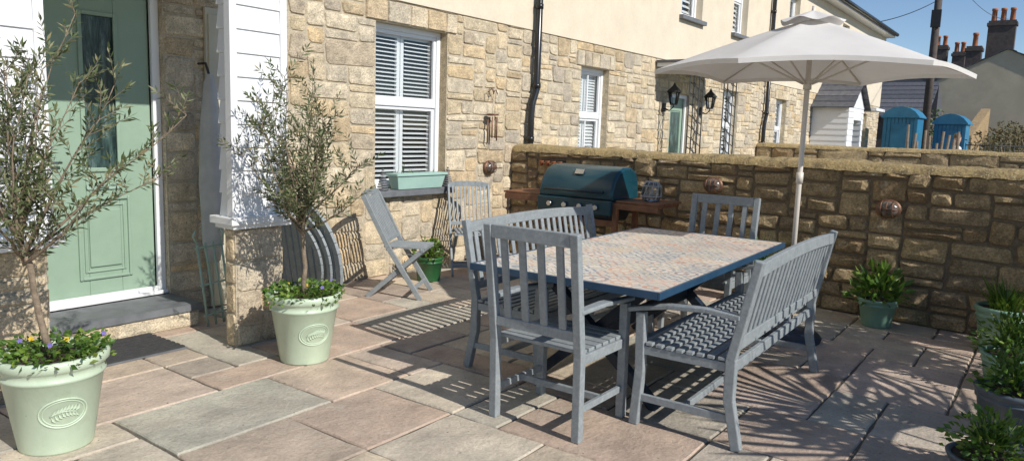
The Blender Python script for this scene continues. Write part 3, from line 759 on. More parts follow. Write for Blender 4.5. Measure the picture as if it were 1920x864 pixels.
c.add(vs, [(i * (NR + 1) + j, ((i + 1) % nn) * (NR + 1) + j, ((i + 1) % nn) * (NR + 1) + j + 1, i * (NR + 1) + j + 1) for i in range(nn) for j in range(NR)], 0, None, True)
hm = []
for i in range(nn):
    q = vs[i * (NR + 1) + NR]; hm += [q, (q[0] * .998, q[1] * .998, q[2] - .03)]
c.add(hm, [(2 * i, 2 * ((i + 1) % nn), 2 * ((i + 1) % nn) + 1, 2 * i + 1) for i in range(nn)], 0)
c.obj('canopy', ['canvas'], e)
vv = []; n = 48
for k in range(n):
    th = 2 * math.pi * k / n
    for j in range(4):
        f = j / 3; rr = .02 + .20 * f; z = ZT + .055 - .075 * f + (.014 * math.sin(th * 6) * f); q = cd(th) * rr; vv.append((q.x, q.y, z))
vl.add(vv, [(k * 4 + j, ((k + 1) % n) * 4 + j, ((k + 1) % n) * 4 + j + 1, k * 4 + j + 1) for k in range(n) for j in range(3)], 0, None, True)
vl.obj('top_vent', ['canvas'], e)
for s in range(6):
    th = rad(13 + 60 * s); q = cd(th)
    rib.tube([(q.x * .03, q.y * .03, ZT - .035), (q.x * RR * .55, q.y * RR * .55, ZT - .035 - (ZT - ZR) * .55 ** 1.12), (q.x * RR * .985, q.y * RR * .985, ZR - .008)], .008, 6)
    rib.tube([(q.x * .03, q.y * .03, 1.9), (q.x * RR * .5, q.y * RR * .5, ZT - .045 - (ZT - ZR) * .5 ** 1.12)], .007, 6)
rib.obj('rib_frame', ['pole'], e)

# folding chairs
def folding(label, loc, rot):
    e = thing('folding_chair', label, 'chair', loc, rot, 'folding chairs by the house wall')
    hw = .215
    a = MB()
    for sx in (-1, 1):
        a.beam((sx * hw, -.30, .90), (sx * hw, -.07, .45), .022, .042, side=(1, 0, 0)); a.beam((sx * hw, -.075, .46), (sx * hw, .22, 0), .022, .045, side=(1, 0, 0))
    a.beam((-hw, .16, .10), (hw, .16, .10), .02, .035); a.obj('leg', ['paint'], e, bevel=.004)
    a = MB()
    for sx in (-1, 1): a.beam((sx * (hw - .026), .23, .44), (sx * (hw - .026), -.27, 0), .022, .042, side=(1, 0, 0))
    a.beam((-hw + .02, -.2, .065), (hw - .02, -.2, .065), .02, .035); a.obj('leg', ['paint'], e, bevel=.004)
    a = MB()
    for k in range(9):
        x = -hw + .05 + k * (2 * hw - .1) / 8; a.beam((x, -.12, .455), (x, .25, .452), .028, .014)
    a.beam((-hw + .01, .225, .435), (hw - .01, .225, .435), .03, .025); a.beam((-hw + .01, -.08, .435), (hw - .01, -.08, .435), .03, .025)
    a.obj('seat', ['paint'], e, bevel=.003)
    a = MB()
    def P(x, z): return (x, -.30 + .23 * (.90 - z) / .45, z)
    for k in range(6):
        xa = -hw + 2 * hw * k / 6; xb = -hw + 2 * hw * (k + 1) / 6; f = lambda x: .02 * (1 - (x / hw) ** 2)
        a.beam(P(xa, .895 + f(xa)), P(xb, .895 + f(xb)), .022, .055)
    a.beam(P(-hw, .51), P(hw, .51), .022, .035)
    for k in range(9):
        x = -hw + .045 + k * (2 * hw - .09) / 8; a.beam(P(x, .52), P(x, .885), .018, .011, side=(1, 0, 0))
    a.obj('backrest', ['paint'], e, bevel=.003)
    return e
f1 = folding('grey folding slatted wooden chair beside the shuttered window', (4.72, 4.68, 0), rad(-150))
dup(f1, (5.95, 4.90, 0), rad(138), 'grey folding slatted wooden chair against the stone house wall')

# leaning round slatted tabletop
e = thing('round_folding_table', 'grey folded round slatted table leaning against the porch pillar', 'table', (3.62, 4.62, 0), 0)
e.rotation_euler = (0, rad(-9), rad(0))
rr = .49; a = MB(); b = MB()
def circ(r0, x, w, h, mb, n=36):
    for k in range(n):
        t0 = 2 * math.pi * k / n; t1 = 2 * math.pi * (k + 1) / n
        mb.beam((x, r0 * math.cos(t0), rr + r0 * math.sin(t0)), (x, r0 * math.cos(t1), rr + r0 * math.sin(t1)), w, h, side=(1, 0, 0))
circ(rr - .025, 0, .028, .05, a); circ(rr - .10, -.03, .022, .045, b); circ(rr - .17, -.055, .022, .045, b)
for k in range(11):
    y = -.38 + k * .076; hh = math.sqrt(max(0, (rr - .04) ** 2 - y * y)); a.beam((0.001, y, rr - hh), (0.001, y, rr + hh), .02, .055, side=(1, 0, 0))
a.obj('tabletop', ['paint'], e, bevel=.003); b.obj('folded_frame', ['paint'], e, bevel=.003)

# ------------------------------------------------------------------ barbecue
e = thing('barbecue', 'teal lidded gas barbecue with wooden side shelves by garden wall', 'barbecue', (6.63, 3.90, 0), rad(90))
prof = [(.275, .855), (.285, .885), (.275, .94), (.235, 1.04), (.16, 1.12), (.05, 1.165), (-.08, 1.17), (-.2, 1.12), (-.26, 1.0), (-.27, .855)]
a = MB(); n = len(prof); xs = [-.43, -.425, -.40, .40, .425, .43]; sc_ = [.93, .98, 1, 1, .98, .93]; vs = []
for x, k in zip(xs, sc_):
    for (yy, z) in prof: vs.append((x, yy * k, .855 + (z - .855) * k))
fs = [(i * n + j, (i + 1) * n + j, (i + 1) * n + j + 1, i * n + j + 1) for i in range(5) for j in range(n - 1)]
a.add(vs, fs, 0, None, True); a.add(vs[:n], [tuple(range(n))], 0); a.add(vs[-n:], [tuple(range(n))[::-1]], 0)
a.obj('lid', ['lid'], e)
a = MB(); a.tube([(-.34, .30, .93), (-.34, .335, .925), (.34, .335, .925), (.34, .30, .93)], .011, 8); a.obj('lid_handle', ['bbq'], e)
a = MB(); a.hexa([(-.05, .208, 1.08), (.05, .208, 1.08), (.05, .175, 1.125), (-.05, .175, 1.125), (-.05, .218, 1.088), (.05, .218, 1.088), (.05, .185, 1.133), (-.05, .185, 1.133)], 0)
a.obj('badge', ['steel'], e)
a = MB(); a.hexa([(-.34, -.2, .62), (.34, -.2, .62), (.34, .2, .62), (-.34, .2, .62), (-.42, -.26, .85), (.42, -.26, .85), (.42, .26, .85), (-.42, .26, .85)]); a.obj('firebox', ['bbq'], e, bevel=.01)
a = MB(); a.box((-.43, .262, .70), (.43, .31, .845)); a.obj('control_panel', ['lid'], e, bevel=.008)
for k in range(4):
    a = MB(); x = -.27 + k * .18; a.tube([(x, .31, .775), (x, .345, .775)], [.03, .024], 14); a.obj('knob', ['steel'], e)
for sx in (-1, 1):
    a = MB()
    for k in range(5): a.beam((sx * .45, -.2 + k * .1, .845), (sx * .92, -.2 + k * .1, .845), .09, .02)
    a.beam((sx * .88, -.24, .82), (sx * .88, .24, .82), .03, .03); a.beam((sx * .45, .24, .80), (sx * .9, .24, .80), .02, .06); a.obj('side_shelf', ['wood'], e, bevel=.003)
a = MB()
for sx in (-1, 1):
    for yy in (-.2, .22): a.beam((sx * .44, yy, 0), (sx * .44, yy, .83), .05, .05)
    a.beam((sx * .44, -.2, .2), (sx * .44, .22, .2), .03, .06)
for k in range(5): a.beam((-.44, -.17 + k * .09, .22), (.44, -.17 + k * .09, .22), .07, .02)
a.beam((-.44, .22, .62), (.44, .22, .62), .03, .06)
a.obj('cart_frame', ['wood'], e, bevel=.003)
e = thing('glass_jar', 'clear glass candle jar wrapped in wire on the barbecue shelf', 'jar', (6.60, 3.18, .857))
a = MB(); a.lathe([(0, 0), (.075, .002), (.095, .04), (.098, .11), (.085, .15), (.06, .17), (.06, .19)], 20); a.obj('jar', ['glass'], e)
a = MB()
for k in range(10):
    t = 2 * math.pi * k / 10; 
    a.tube([(.078 * math.cos(t), .078 * math.sin(t), .005), (.099 * math.cos(t + .3), .099 * math.sin(t + .3), .07), (.088 * math.cos(t + .6), .088 * math.sin(t + .6), .15), (.063 * math.cos(t + .7), .063 * math.sin(t + .7), .19)], .0045, 4)
for z, r_ in ((.19, .063), (.15, .088), (.05, .099)): a.tube([(r_ * math.cos(2 * math.pi * k / 20), r_ * math.sin(2 * math.pi * k / 20), z) for k in range(20)], .005, 4, closed=True)
a.obj('wire_wrap', ['cover'], e)
e = thing('watering_can', 'green watering can standing behind the bench', 'watering can', (6.1, 3.95, 0))
a = MB(); a.lathe([(0, 0), (.13, 0), (.13, .22), (.11, .26), (.05, .27)], 20); a.tube([(.12, 0, .06), (.3, 0, .3), (.33, 0, .33)], [.02, .014, .03], 8)
a.obj('can_body', ['potgreen'], e)
a = MB(); a.tube([(-.13, 0, .1), (-.2, 0, .22), (-.1, 0, .36), (.05, 0, .34), (.08, 0, .26)], .012, 6); a.obj('handle', ['potgreen'], e)

# ------------------------------------------------------------------ wall fittings
def bulkhead(loc, rot, on):
    e = thing('bulkhead_light', 'round aged copper bulkhead lamp on the ' + on, 'lamp', loc, rot, 'bulkhead lamps on the walls')
    a = MB(); 
    def ring(r0, r1, y0, y1, mb, n=24, sx=1.25):
        vs = [(r * sx * math.cos(2 * math.pi * k / n), yy, r * math.sin(2 * math.pi * k / n)) for (r, yy) in ((r0, 0), (r0, y0), (r1, y1)) for k in range(n)]
        mb.add(vs, [(j * n + k, j * n + (k + 1) % n, (j + 1) * n + (k + 1) % n, (j + 1) * n + k) for j in range(2) for k in range(n)], 0, None, True)
    ring(.08, .066, -.03, -.035, a); a.obj('backplate', ['copper'], e)
    a = MB(); n = 20; rows = [(.066, -.035), (.062, -.055), (.043, -.072), (.015, -.08)]
    vs = [(r * 1.25 * math.cos(2 * math.pi * k / n), yy, r * math.sin(2 * math.pi * k / n)) for r, yy in rows for k in range(n)]
    a.add(vs, [(j * n + k, j * n + (k + 1) % n, (j + 1) * n + (k + 1) % n, (j + 1) * n + k) for j in range(3) for k in range(n)] + [tuple(range(3 * n, 4 * n))], 0, None, True)
    a.obj('lamp_glass', ['lampglass'], e)
    a = MB()
    for q in (-.045, 0, .045): a.tube([(q, -.03, .068), (q, -.078, .046), (q, -.09, 0), (q, -.078, -.046), (q, -.03, -.068)], .005, 5)
    a.tube([(-.085, -.03, 0), (-.065, -.075, 0), (0, -.091, 0), (.065, -.075, 0), (.085, -.03, 0)], .005, 5)
    a.obj('guard', ['copper'], e)
bulkhead((6.83, FY - .02, 1.06), 0, 'stone house wall')
wa = math.atan2(-8.6, -.8)
for yy, zz in ((2.72, 1.03), (1.13, .95)):
    xx = 7.30 - .093 * (5.40 - yy); bulkhead((xx - .03, yy, zz), wa, 'garden wall')
bulkhead((4.02, FY - .02, 1.05), 0, 'stone house wall')
e = thing('wind_chime', 'rusty metal wind chime hanging on the stone house wall', 'wind chime', (6.78, FY - .1, 1.9))
a = MB(); a.tube([(0, .08, .02), (0, .02, .06), (0, -.02, .03), (0, 0, 0)], .006, 5); a.tube([(-.06, 0, -.02), (-.08, 0, .05), (-.03, 0, .07), (0, 0, .02), (.05, 0, .05), (.08, 0, .0)], .006, 5); a.obj('hanger', ['copper'], e)
a = MB(); a.lathe([(0, -.22), (.07, -.225), (.07, -.24), (0, -.245)], 14); a.tube([(0, 0, 0), (0, 0, -.24)], .002, 4); a.obj('top_plate', ['copper'], e)
for k in range(5):
    t = 2 * math.pi * k / 5; a = MB(); x, yy = .055 * math.cos(t), .055 * math.sin(t); a.tube([(x, yy, -.26), (x, yy, -.5 - .03 * (k % 3))], .008, 6); a.tube([(x, yy, -.24), (x, yy, -.27)], .0015, 3); a.obj('chime_tube', ['copper'], e)
e = thing('hook_rail', 'small iron hook rail with terracotta pots on the garden wall', 'hook rail', (7.215, 4.75, 1.16), wa)
a = MB(); a.box((-.16, -.012, -.012), (.2, 0, .012)); 
for k in range(4): a.tube([(-.12 + k * .09, -.01, 0), (-.12 + k * .09, -.05, -.03), (-.12 + k * .09, -.05, 0)], .004, 5)
a.obj('rail', ['iron'], e)
for k in range(4):
    a = MB(); a.lathe([(0, -.06), (.02, -.06), (.03, -.005), (.034, 0), (.028, 0)], 12, (-.12 + k * .09, -.06, 0)); a.obj('pot', ['terra'], e)
# hanging cover in porch
e = thing('parasol_cover', 'folded parasol in a grey fabric cover hanging in the porch', 'parasol', (3.19, 5.20, .42))
a = MB(); n = 16; prf = [(.05, .0), (.075, .15), (.085, .6), (.07, 1.0), (.04, 1.35), (.02, 1.42)]; vs = []
for r_, z in prf:
    for k in range(n):
        t = 2 * math.pi * k / n; q = r_ * (1 + .18 * math.cos(4 * t + z)); vs.append((q * math.cos(t), q * math.sin(t), z))
a.add(vs, [(i * n + k, i * n + (k + 1) % n, (i + 1) * n + (k + 1) % n, (i + 1) * n + k) for i in range(5) for k in range(n)] + [tuple(range(n))[::-1]], 0, None, True)
a.obj('fabric_cover', ['cover'], e)
a = MB(); a.tube([(0, 0, 1.4), (0, .05, 1.5), (0, .15, 1.5)], .01, 6); a.obj('hook', ['iron'], e)
e = thing('trellis_panel', 'pale green metal trellis panel leaning inside the porch', 'trellis', (3.08, 4.95, 0), rad(15))
a = MB()
for k in range(4): a.tube([(-.12 + k * .08, .0 , 0), (-.12 + k * .08, .09, .6)], .009, 6)
for z in (.08, .3, .57): a.tube([(-.14, z * .15, z), (.14, z * .15, z)], .008, 6)
for k in (0, 3):
    x = -.12 + k * .08; a.tube([(x, .09, .6), (x + (.03 if k else -.03), .095, .66), (x, .1, .70)], .008, 6)
a.obj('trellis_frame', ['palegreen'], e)
# doormat
e = MB(); e.box((-.4, -.235, .004), (.4, .235, .012), 1)
for k in range(8): e.box((-.39, -.22 + k * .06, .012), (.39, -.188 + k * .06, .022), 0)
o = e.obj('doormat', ['mat', 'step'], None, (2.17, 4.75, 0)); tag(o, 'black and grey ribbed doormat on paving before the doorstep', 'doormat')

# sill trough
e = thing('window_trough', 'mint green plastic trough planter on the slate window sill', 'planter', (5.60, FY - .06, .87))
a = MB(); a.hexa([(-.32, -.05, 0), (.32, -.05, 0), (.32, .05, 0), (-.32, .05, 0), (-.36, -.075, .15), (.36, -.075, .15), (.36, .075, .15), (-.36, .075, .15)]); a.box((-.375, -.088, .135), (.375, .088, .162)); a.obj('trough', ['trough'], e, bevel=.006)
a = MB()
for k in range(20): a.leaf((R.uniform(-.3, .3), R.uniform(-.05, .05), .15), (R.uniform(-.4, .4), R.uniform(-.4, .3), 1), R.uniform(.02, .06), .008)
a.leaf((-.2, 0, .15), (.05, 0, 1), .14, .02); a.leaf((-.2, 0, .15), (-.25, 0, 1), .1, .02)
a.obj('seedlings', ['leaf'], e)
for k, x in enumerate((5.12, 6.08)):
    o = MB(); 
    for j in range(9): o.lathe([(.0, 0), (.06 - j * .006, .004), (.06 - j * .006, .016), (0, .021)], 14, (0, 0, j * .024))
    o = o.obj('swirl_ornament', ['step'], None, (x, FY - .05, .87)); tag(o, 'small grey spiral cone ornament on the window sill', 'ornament', 'cone ornaments on the sill')

# ------------------------------------------------------------------ plants
def pot_mesh(mb, rt, rb, h, mi=0):
    mb.lathe([(0, 0), (rb, 0), (rb * 1.02, .01), (rb + (rt - rb) * .75, h * .76), (rb + (rt - rb) * .78 + .008, h * .775), (rb + (rt - rb) * .79 + .008, h * .80), (rb + (rt - rb) * .80, h * .815),
              (rb + (rt - rb) * .88, h * .87), (rt * .99, h * .885), (rt * 1.04, h * .91), (rt * 1.05, h * .97), (rt * 1.02, h), (rt * .93, h), (rt * .9, h * .93)], 48, mi=mi)
def olive(label, loc, fork, seed, top=1.0, nb=15, face=0, bias=(0, 0), low=4, nfl=5):
    global R
    R = random.Random(seed)
    e = thing('potted_olive_tree', label, 'potted tree', loc, 0, 'potted olive trees by the porch')
    rt, rb, h = .222, .150, .44
    a = MB(); pot_mesh(a, rt, rb, h); po = a.obj('pot', ['pot'], e)
    a = MB()
    def S(da, z, out): 
        rr = rb + (rt - rb) * z / h; t = face + da / rr; return (math.cos(t) * (rr + out), math.sin(t) * (rr + out), z)
    for sc, th in ((1, .0045), (.86, .003)):
        a.tube([S(.098 * sc * math.cos(2 * math.pi * k / 36), .20 + .068 * sc * math.sin(2 * math.pi * k / 36), .001) for k in range(36)], th, 6, closed=True)
    a.tube([S(-.055 + .11 * k / 8, .19 + .018 * math.sin(k / 8 * 3), .002) for k in range(9)], .003, 5)
    for k in range(8):
        da = -.05 + k * .0135; z = .19 + .018 * math.sin(k / 8 * 3)
        for sg in (-1, 1):
            q0 = V(S(da, z, .003)); q1 = V(S(da + .018, z + sg * .03, .004)); nrm = V((math.cos(face), math.sin(face), 0)); dd = q1 - q0; sd = dd.cross(nrm).normalized() * .007
            a.add([q0, (q0 + q1) / 2 + sd + nrm * .005, q1, (q0 + q1) / 2 - sd + nrm * .005], [(0, 1, 2, 3)])
    a.obj('emblem', ['pot'], po)
    a = MB(); a.lathe([(.21, .405), (.1, .415), (0, .42)], 24); a.obj('soil', ['soil'], e)
    tr = MB(); lf = MB()
    fk = V(fork); pts = [V((0, 0, .40))]
    for k in range(1, 6):
        t = k / 5; pts.append(V((0, 0, .40)).lerp(fk, t) + V((R.uniform(-.008, .008), R.uniform(-.008, .008), 0)))
    tr.tube(pts, [.019, .016, .015, .014, .014, .013], 8)
    for i in range(nb):
        az = 2 * math.pi * i / nb * 2.4 + R.uniform(-.4, .4); L = R.uniform(.6, 1.08) * top; el = R.uniform(.85, 1.4)
        if i % low == 0: el = R.uniform(.35, .8); L *= .55
        p_ = fk + V((0, 0, R.uniform(-.1, .06))); d_ = V((math.cos(az) * math.cos(el), math.sin(az) * math.cos(el), math.sin(el)))
        path = [p_.copy()]; n = 9
        for k in range(n):
            d_ = (d_ + V((R.uniform(-.14, .14), R.uniform(-.14, .14), R.uniform(-.05, .14))) + V((bias[0], bias[1], 0)) * .06).normalized(); p_ = p_ + d_ * L / n; path.append(p_.copy())
        tr.tube(path, [max(.0022, .0085 * (1 - k / (n + .5))) for k in range(n + 1)], 5)
        for k in range(1, n + 1):
            for _ in range(2 if R.random() < .85 else 1):
                ta = R.uniform(0, 6.28); tl = R.uniform(.07, .22)
                d2 = (d_ * .6 + V((math.cos(ta), math.sin(ta), R.uniform(-.15, .9))) * .75).normalized()
                q = path[k].copy(); m = max(3, int(tl / .021)); tp = [q.copy()]
                for j in range(m):
                    d2 = (d2 + V((R.uniform(-.12, .12), R.uniform(-.12, .12), R.uniform(-.06, .10)))).normalized(); q = q + d2 * tl / m; tp.append(q.copy())
                    sd = d2.cross(V((R.uniform(-1, 1), R.uniform(-1, 1), R.uniform(-1, 1)))).normalized()
                    for sg in (-1, 1):
                        if R.random() < .9: lf.leaf(q, d2 * .75 + sd * sg * .8, R.uniform(.032, .058), R.uniform(.009, .014))
                tr.tube(tp, [.0022 * (1 - .5 * j / m) for j in range(m + 1)], 3, cap=False)
                lf.leaf(q, d2, .05, .011)
    tr.obj('trunk', ['bark'], e); lf.obj('crown', ['olive'], e)
    u = MB()
    for k in range(620):
        t = R.uniform(0, 6.28); r_ = .245 * math.sqrt(R.random()); z = .425 + R.uniform(0, .055) - (R.uniform(.0, .05) if r_ > .225 else 0)
        u.leaf((r_ * math.cos(t), r_ * math.sin(t), z), (math.cos(t) + R.uniform(-1, 1), math.sin(t) + R.uniform(-1, 1), R.uniform(-.4, .9)), R.uniform(.022, .042), R.uniform(.016, .028))
    u.obj('bedding_plants', ['leaf'], e)
    for k in range(nfl):
        fl = MB(); t = R.uniform(0, 6.28); r_ = .22 * math.sqrt(R.random()); c0 = V((0, 0, 0)); mi = 0 if k % 2 else 1
        nz = V((-.4 + R.uniform(-.3, .3), -.7, .6)).normalized(); a1 = nz.cross(V((0, 0, 1))).normalized(); a2 = nz.cross(a1)
        for j in range(5):
            an = 2 * math.pi * j / 5; dd = a1 * math.cos(an) + a2 * math.sin(an); fl.leaf(c0, dd, .014, .014, nz, mi)
        fl.obj('flower', ['yellow', 'violet'], e, (r_ * math.cos(t), r_ * math.sin(t), .482 + R.uniform(-.01, .015)))
olive('pale green glazed pot with olive tree and pansies beside door', (1.40, 3.60, 0), (-.065, .085, .93), 5, 1.14, nb=17, face=math.atan2(-3.60, -1.40) + .18, bias=(.25, -.25), low=6)
olive('pale green glazed pot with olive tree by the porch pillar', (2.95, 3.79, 0), (.0, .02, .90), 8, .86, nb=16, face=math.atan2(-3.79, -2.95) + .35)
R = random.Random(77)
def potted(name, label, loc, rt, rb, h, potmat, kind, group=None, leafmat='leaf', n=60, L=.22, W=.05):
    e = thing(name, label, 'potted plant', loc, 0, group)
    a = MB(); pot_mesh(a, rt, rb, h); a.lathe([(rt * .92, h * .93), (0, h * .95)], 20, mi=1); a.obj('pot', [potmat, 'soil'], e)
    u = MB()
    if kind == 'strap':
        for k in range(n):
            az = R.uniform(0, 6.28); r_ = rt * .6 * R.random(); u.strap((r_ * math.cos(az), r_ * math.sin(az), h * .93), az + R.uniform(-.5, .5), L * R.uniform(.7, 1.2), W * R.uniform(.7, 1.1), R.uniform(.9, 1.5), R.uniform(.4, 1.8))
    else:
        for k in range(n):
            az = R.uniform(0, 6.28); el = R.uniform(.1, 1.5); q = V((math.cos(az) * math.cos(el), math.sin(az) * math.cos(el), math.sin(el)))
            c0 = V((0, 0, h * .9)) + V((q.x * L * 1.0, q.y * L * 1.0, q.z * L * 1.1)) * R.uniform(.3, 1)
            u.leaf(c0, q + V((R.uniform(-.7, .7), R.uniform(-.7, .7), R.uniform(-.7, .4))), W * R.uniform(.9, 1.7), W * R.uniform(.5, .9))
        for k in range(14):
            az = R.uniform(0, 6.28); u.tube([(0, 0, h * .9), (math.cos(az) * L * .5, math.sin(az) * L * .5, h + L * .8)], .003, 4)
    u.obj('foliage', [leafmat], e)
potted('potted_plant', 'dark green pot with leafy plant against the house wall', (5.34, 4.93, 0), .14, .11, .24, 'potgreen', 'leafy', n=200, L=.17, W=.045)
potted('potted_plant', 'sage green pot with bright leafy lily beside garden wall', (6.62, 1.10, 0), .15, .11, .23, 'potsage', 'leafy', n=220, L=.25, W=.07)
potted('potted_plant', 'pale green pot with grassy bulbs beside the garden wall', (6.42, .22, 0), .19, .14, .34, 'potsage', 'strap', n=150, L=.26, W=.014)
potted('potted_plant', 'sage pot of dense green foliage on the paving', (5.42, .12, 0), .17, .13, .24, 'potsage', 'leafy', leafmat='leaf', n=480, L=.24, W=.036)
potted('potted_plant', 'dark grey pot with low green foliage on the paving', (4.55, .07, 0), .18, .14, .26, 'potgrey', 'leafy', leafmat='leaf', n=420, L=.20, W=.034)
potted('potted_plant', 'dark pot with trailing green plant on the paving', (3.85, .12, 0), .17, .13, .12, 'potgrey', 'leafy', leafmat='leaf', n=420, L=.20, W=.034)
potted('potted_plant', 'small sage pot with green shoots behind the table', (6.72, 2.1, 0), .13, .10, .42, 'potsage', 'strap', n=60, L=.3, W=.014)
# unseen fan palms, added outside the view to cast the striped shadows
def palm(loc, hgt, nl, Lf, seed):
    r0 = random.Random(seed)
    e = thing('shadow_palm', 'unseen potted fan palm added to cast striped shadows', 'palm', loc, 0, 'unseen palms added for shadows')
    a = MB(); pot_mesh(a, .25, .19, .4); a.obj('pot', ['potgrey'], e)
    a = MB(); a.tube([(0, 0, .3), (.02, 0, hgt * .6), (0, 0, hgt)], [.06, .055, .05], 10); a.obj('trunk', ['oldwood'], e)
    u = MB()
    for i in range(nl):
        az = 2 * math.pi * i / nl * 1.62 + r0.uniform(-.2, .2); el = r0.uniform(.1, 1.2); d_ = V((math.cos(az) * math.cos(el), math.sin(az) * math.cos(el), math.sin(el)))
        c0 = V((0, 0, hgt)); tip = c0 + d_ * r0.uniform(.25, .45); u.tube([c0, tip], .008, 5)
        sd = d_.cross(V((0, 0, 1))).normalized()
        for k in range(17):
            t = rad(-100 + 200 * k / 16); dd = (d_ * math.cos(t) + sd * math.sin(t)).normalized(); ll = Lf * (1 - .2 * abs(k - 8) / 8)
            nrm = d_.cross(sd); w = .052
            pr = dd.cross(nrm).normalized()
            p0 = tip; p1 = tip + dd * ll * .7; p2 = tip + dd * ll
            u.add([p0 - pr * .01, p1 + pr * w / 2, p2, p1 - pr * w / 2, p0 + pr * .01], [(0, 3, 2, 1, 4)])
    u.obj('fronds', ['leafdark'], e)
palm((5.15, -1.25, 0), 1.35, 7, .9, 3)
palm((3.95, -1.35, 0), 1.15, 7, .85, 4)
palm((6.1, -1.6, 0), 1.5, 7, .85, 6)

# ------------------------------------------------------------------ distance
def cottage(label, x0, x1, y0, y1, eave, apex, wm, rm='slate'):
    e = thing('cottage', label, 'house', (x0, (y0 + y1) / 2, 0), 0)
    w = MB(); ym = (y0 + y1) / 2
    w.box((x0, y0, 0), (x1, y1, eave), 0); w.add([(x0, y0, eave), (x0, y1, eave), (x0, ym, apex - .06)], [(0, 1, 2)], 0); w.add([(x1, y0, eave), (x1, y1, eave), (x1, ym, apex - .06)], [(0, 1, 2)], 0)
    w.obj('wall', [wm], e, world=True)
    r = MB()
    for s_ in (y0 - .2, y1 + .2):
        for k in range(10):
            ya = s_ + (ym - s_) * k / 10; yb = s_ + (ym - s_) * (k + 1) / 10; za = eave - .1 + (apex - eave + .1) * k / 10 + .04; zb = eave - .1 + (apex - eave + .1) * (k + 1) / 10
            r.hexa([(x0 - .12, ya, za - .05), (x1 + .1, ya, za - .05), (x1 + .1, yb, zb - .05), (x0 - .12, yb, zb - .05), (x0 - .12, ya, za), (x1 + .1, ya, za), (x1 + .1, yb, zb), (x0 - .12, yb, zb)])
    ro = r.obj('roof', [rm], e, world=True)
    return e, ro
def chimney(ro, x, y, z0, z1, w, l, npots, ph=.6):
    c = MB(); c.box((x - w / 2, y - l / 2, z0), (x + w / 2, y + l / 2, z1 - .3), 0); c.box((x - w / 2 - .07, y - l / 2 - .07, z1 - .3), (x + w / 2 + .07, y + l / 2 + .07, z1 - .12), 0); c.box((x - w / 2, y - l / 2, z1 - .12), (x + w / 2, y + l / 2, z1), 0)
    for k in range(npots):
        yy = y - l / 2 + l * (k + .5) / npots; c.lathe([(.15, 0), (.13, ph * .8), (.16, ph * .82), (.16, ph), (.1, ph)], 12, (x, yy, z1), 1)
    c.obj('chimney', ['brickdark', 'terra'], ro)
e, ro = cottage('weathered cream gabled cottage with tall chimney stacks', 52, 62, -.9, 7.3, 5.0, 7.1, 'housecream')
chimney(ro, 54, 3.75, 5.5, 8.9, .8, 1.4, 3, .75); chimney(ro, 53.4, 5.0, 5.5, 7.4, .7, .8, 1, .8)
e, ro = cottage('dark slate hung cottage with brick chimneys behind the sheds', 62, 70, 5.5, 12.5, 5.4, 7.4, 'slate')
chimney(ro, 63, 8.0, 6, 8.6, .8, .9, 2, .7); chimney(ro, 63, 6.8, 6, 8.1, .8, .8, 2, .7)
e = thing('outbuilding', 'low dark slate roofed stone outbuilding behind blue sheds', 'building', (44, 7.0, 0))
w = MB(); w.box((44, 6.0, 0), (50, 9.5, 2.9), 0); w.obj('wall', ['brickdark'], e, world=True)
w = MB()
for k in range(8):
    xa = 43.8 + k * .4; xb = xa + .42; za = 2.88 + k * .25; zb = za + .24
    w.hexa([(xa, 5.85, za - .06), (xb, 5.85, zb - .06), (xb, 9.7, zb - .06), (xa, 9.7, za - .06), (xa, 5.85, za + .02), (xb, 5.85, zb), (xb, 9.7, zb), (xa, 9.7, za + .02)])
w.hexa([(47, 5.87, 2.9), (50.2, 5.87, 2.8), (50.2, 9.68, 2.8), (47, 9.68, 2.9), (47, 5.87, 4.86), (50.2, 5.87, 2.9), (50.2, 9.68, 2.9), (47, 9.68, 4.86)])
w.obj('roof', ['slate'], e, world=True)
w = MB(); w.hexa([(38, 3.3, 0), (46, 3.3, 0), (46, 3.7, 0), (38, 3.7, 0), (38, 3.3, 1.9), (46, 3.3, 3.4), (46, 3.7, 3.4), (38, 3.7, 1.9)])
o = w.obj('boundary_wall', ['stone_wall']); tag(o, 'sloping old stone boundary wall before the cottage', 'wall')
def shed(loc, w, l, h, lab):
    e = thing('garden_shed', lab, 'shed', loc, rad(-4), 'blue garden sheds')
    a = MB()
    a.box((0, -w / 2, 0), (l, w / 2, h * .86))
    k = 0
    while -w / 2 + .11 * k < w / 2 - .08:
        yy = -w / 2 + .11 * k; a.box((-.018, yy + .008, .02), (0, yy + .10, h * .855)); k += 1
    a.obj('shed_body', ['shedblue'], e)
    b = MB(); n = 8
    for i in range(n):
        t0 = -1 + 2 * i / n; t1 = -1 + 2 * (i + 1) / n; y0 = t0 * (w / 2 + .06); y1 = t1 * (w / 2 + .06); za = h * .86 + h * .12 * (1 - t0 * t0) ** .8; zb = h * .86 + h * .12 * (1 - t1 * t1) ** .8
        b.hexa([(-.1, y0, h * .855), (l + .08, y0, h * .855), (l + .08, y1, h * .855), (-.1, y1, h * .855), (-.1, y0, za + .02), (l + .08, y0, za + .02), (l + .08, y1, zb + .02), (-.1, y1, zb + .02)], 0)
    b.obj('roof', ['shedblue'], e)
    c = MB(); c.box((-.04, -w * .22, .05), (-.019, w * .22, h * .78)); c.obj('door', ['shedblue'], e)
shed((26.6, 4.30, 0), 1.0, .8, 2.68, 'bright blue round-topped garden shed beyond the garden walls')
shed((27.6, 3.02, 0), .9, .7, 2.5, 'bright blue round-topped garden shed beside rustic posts')
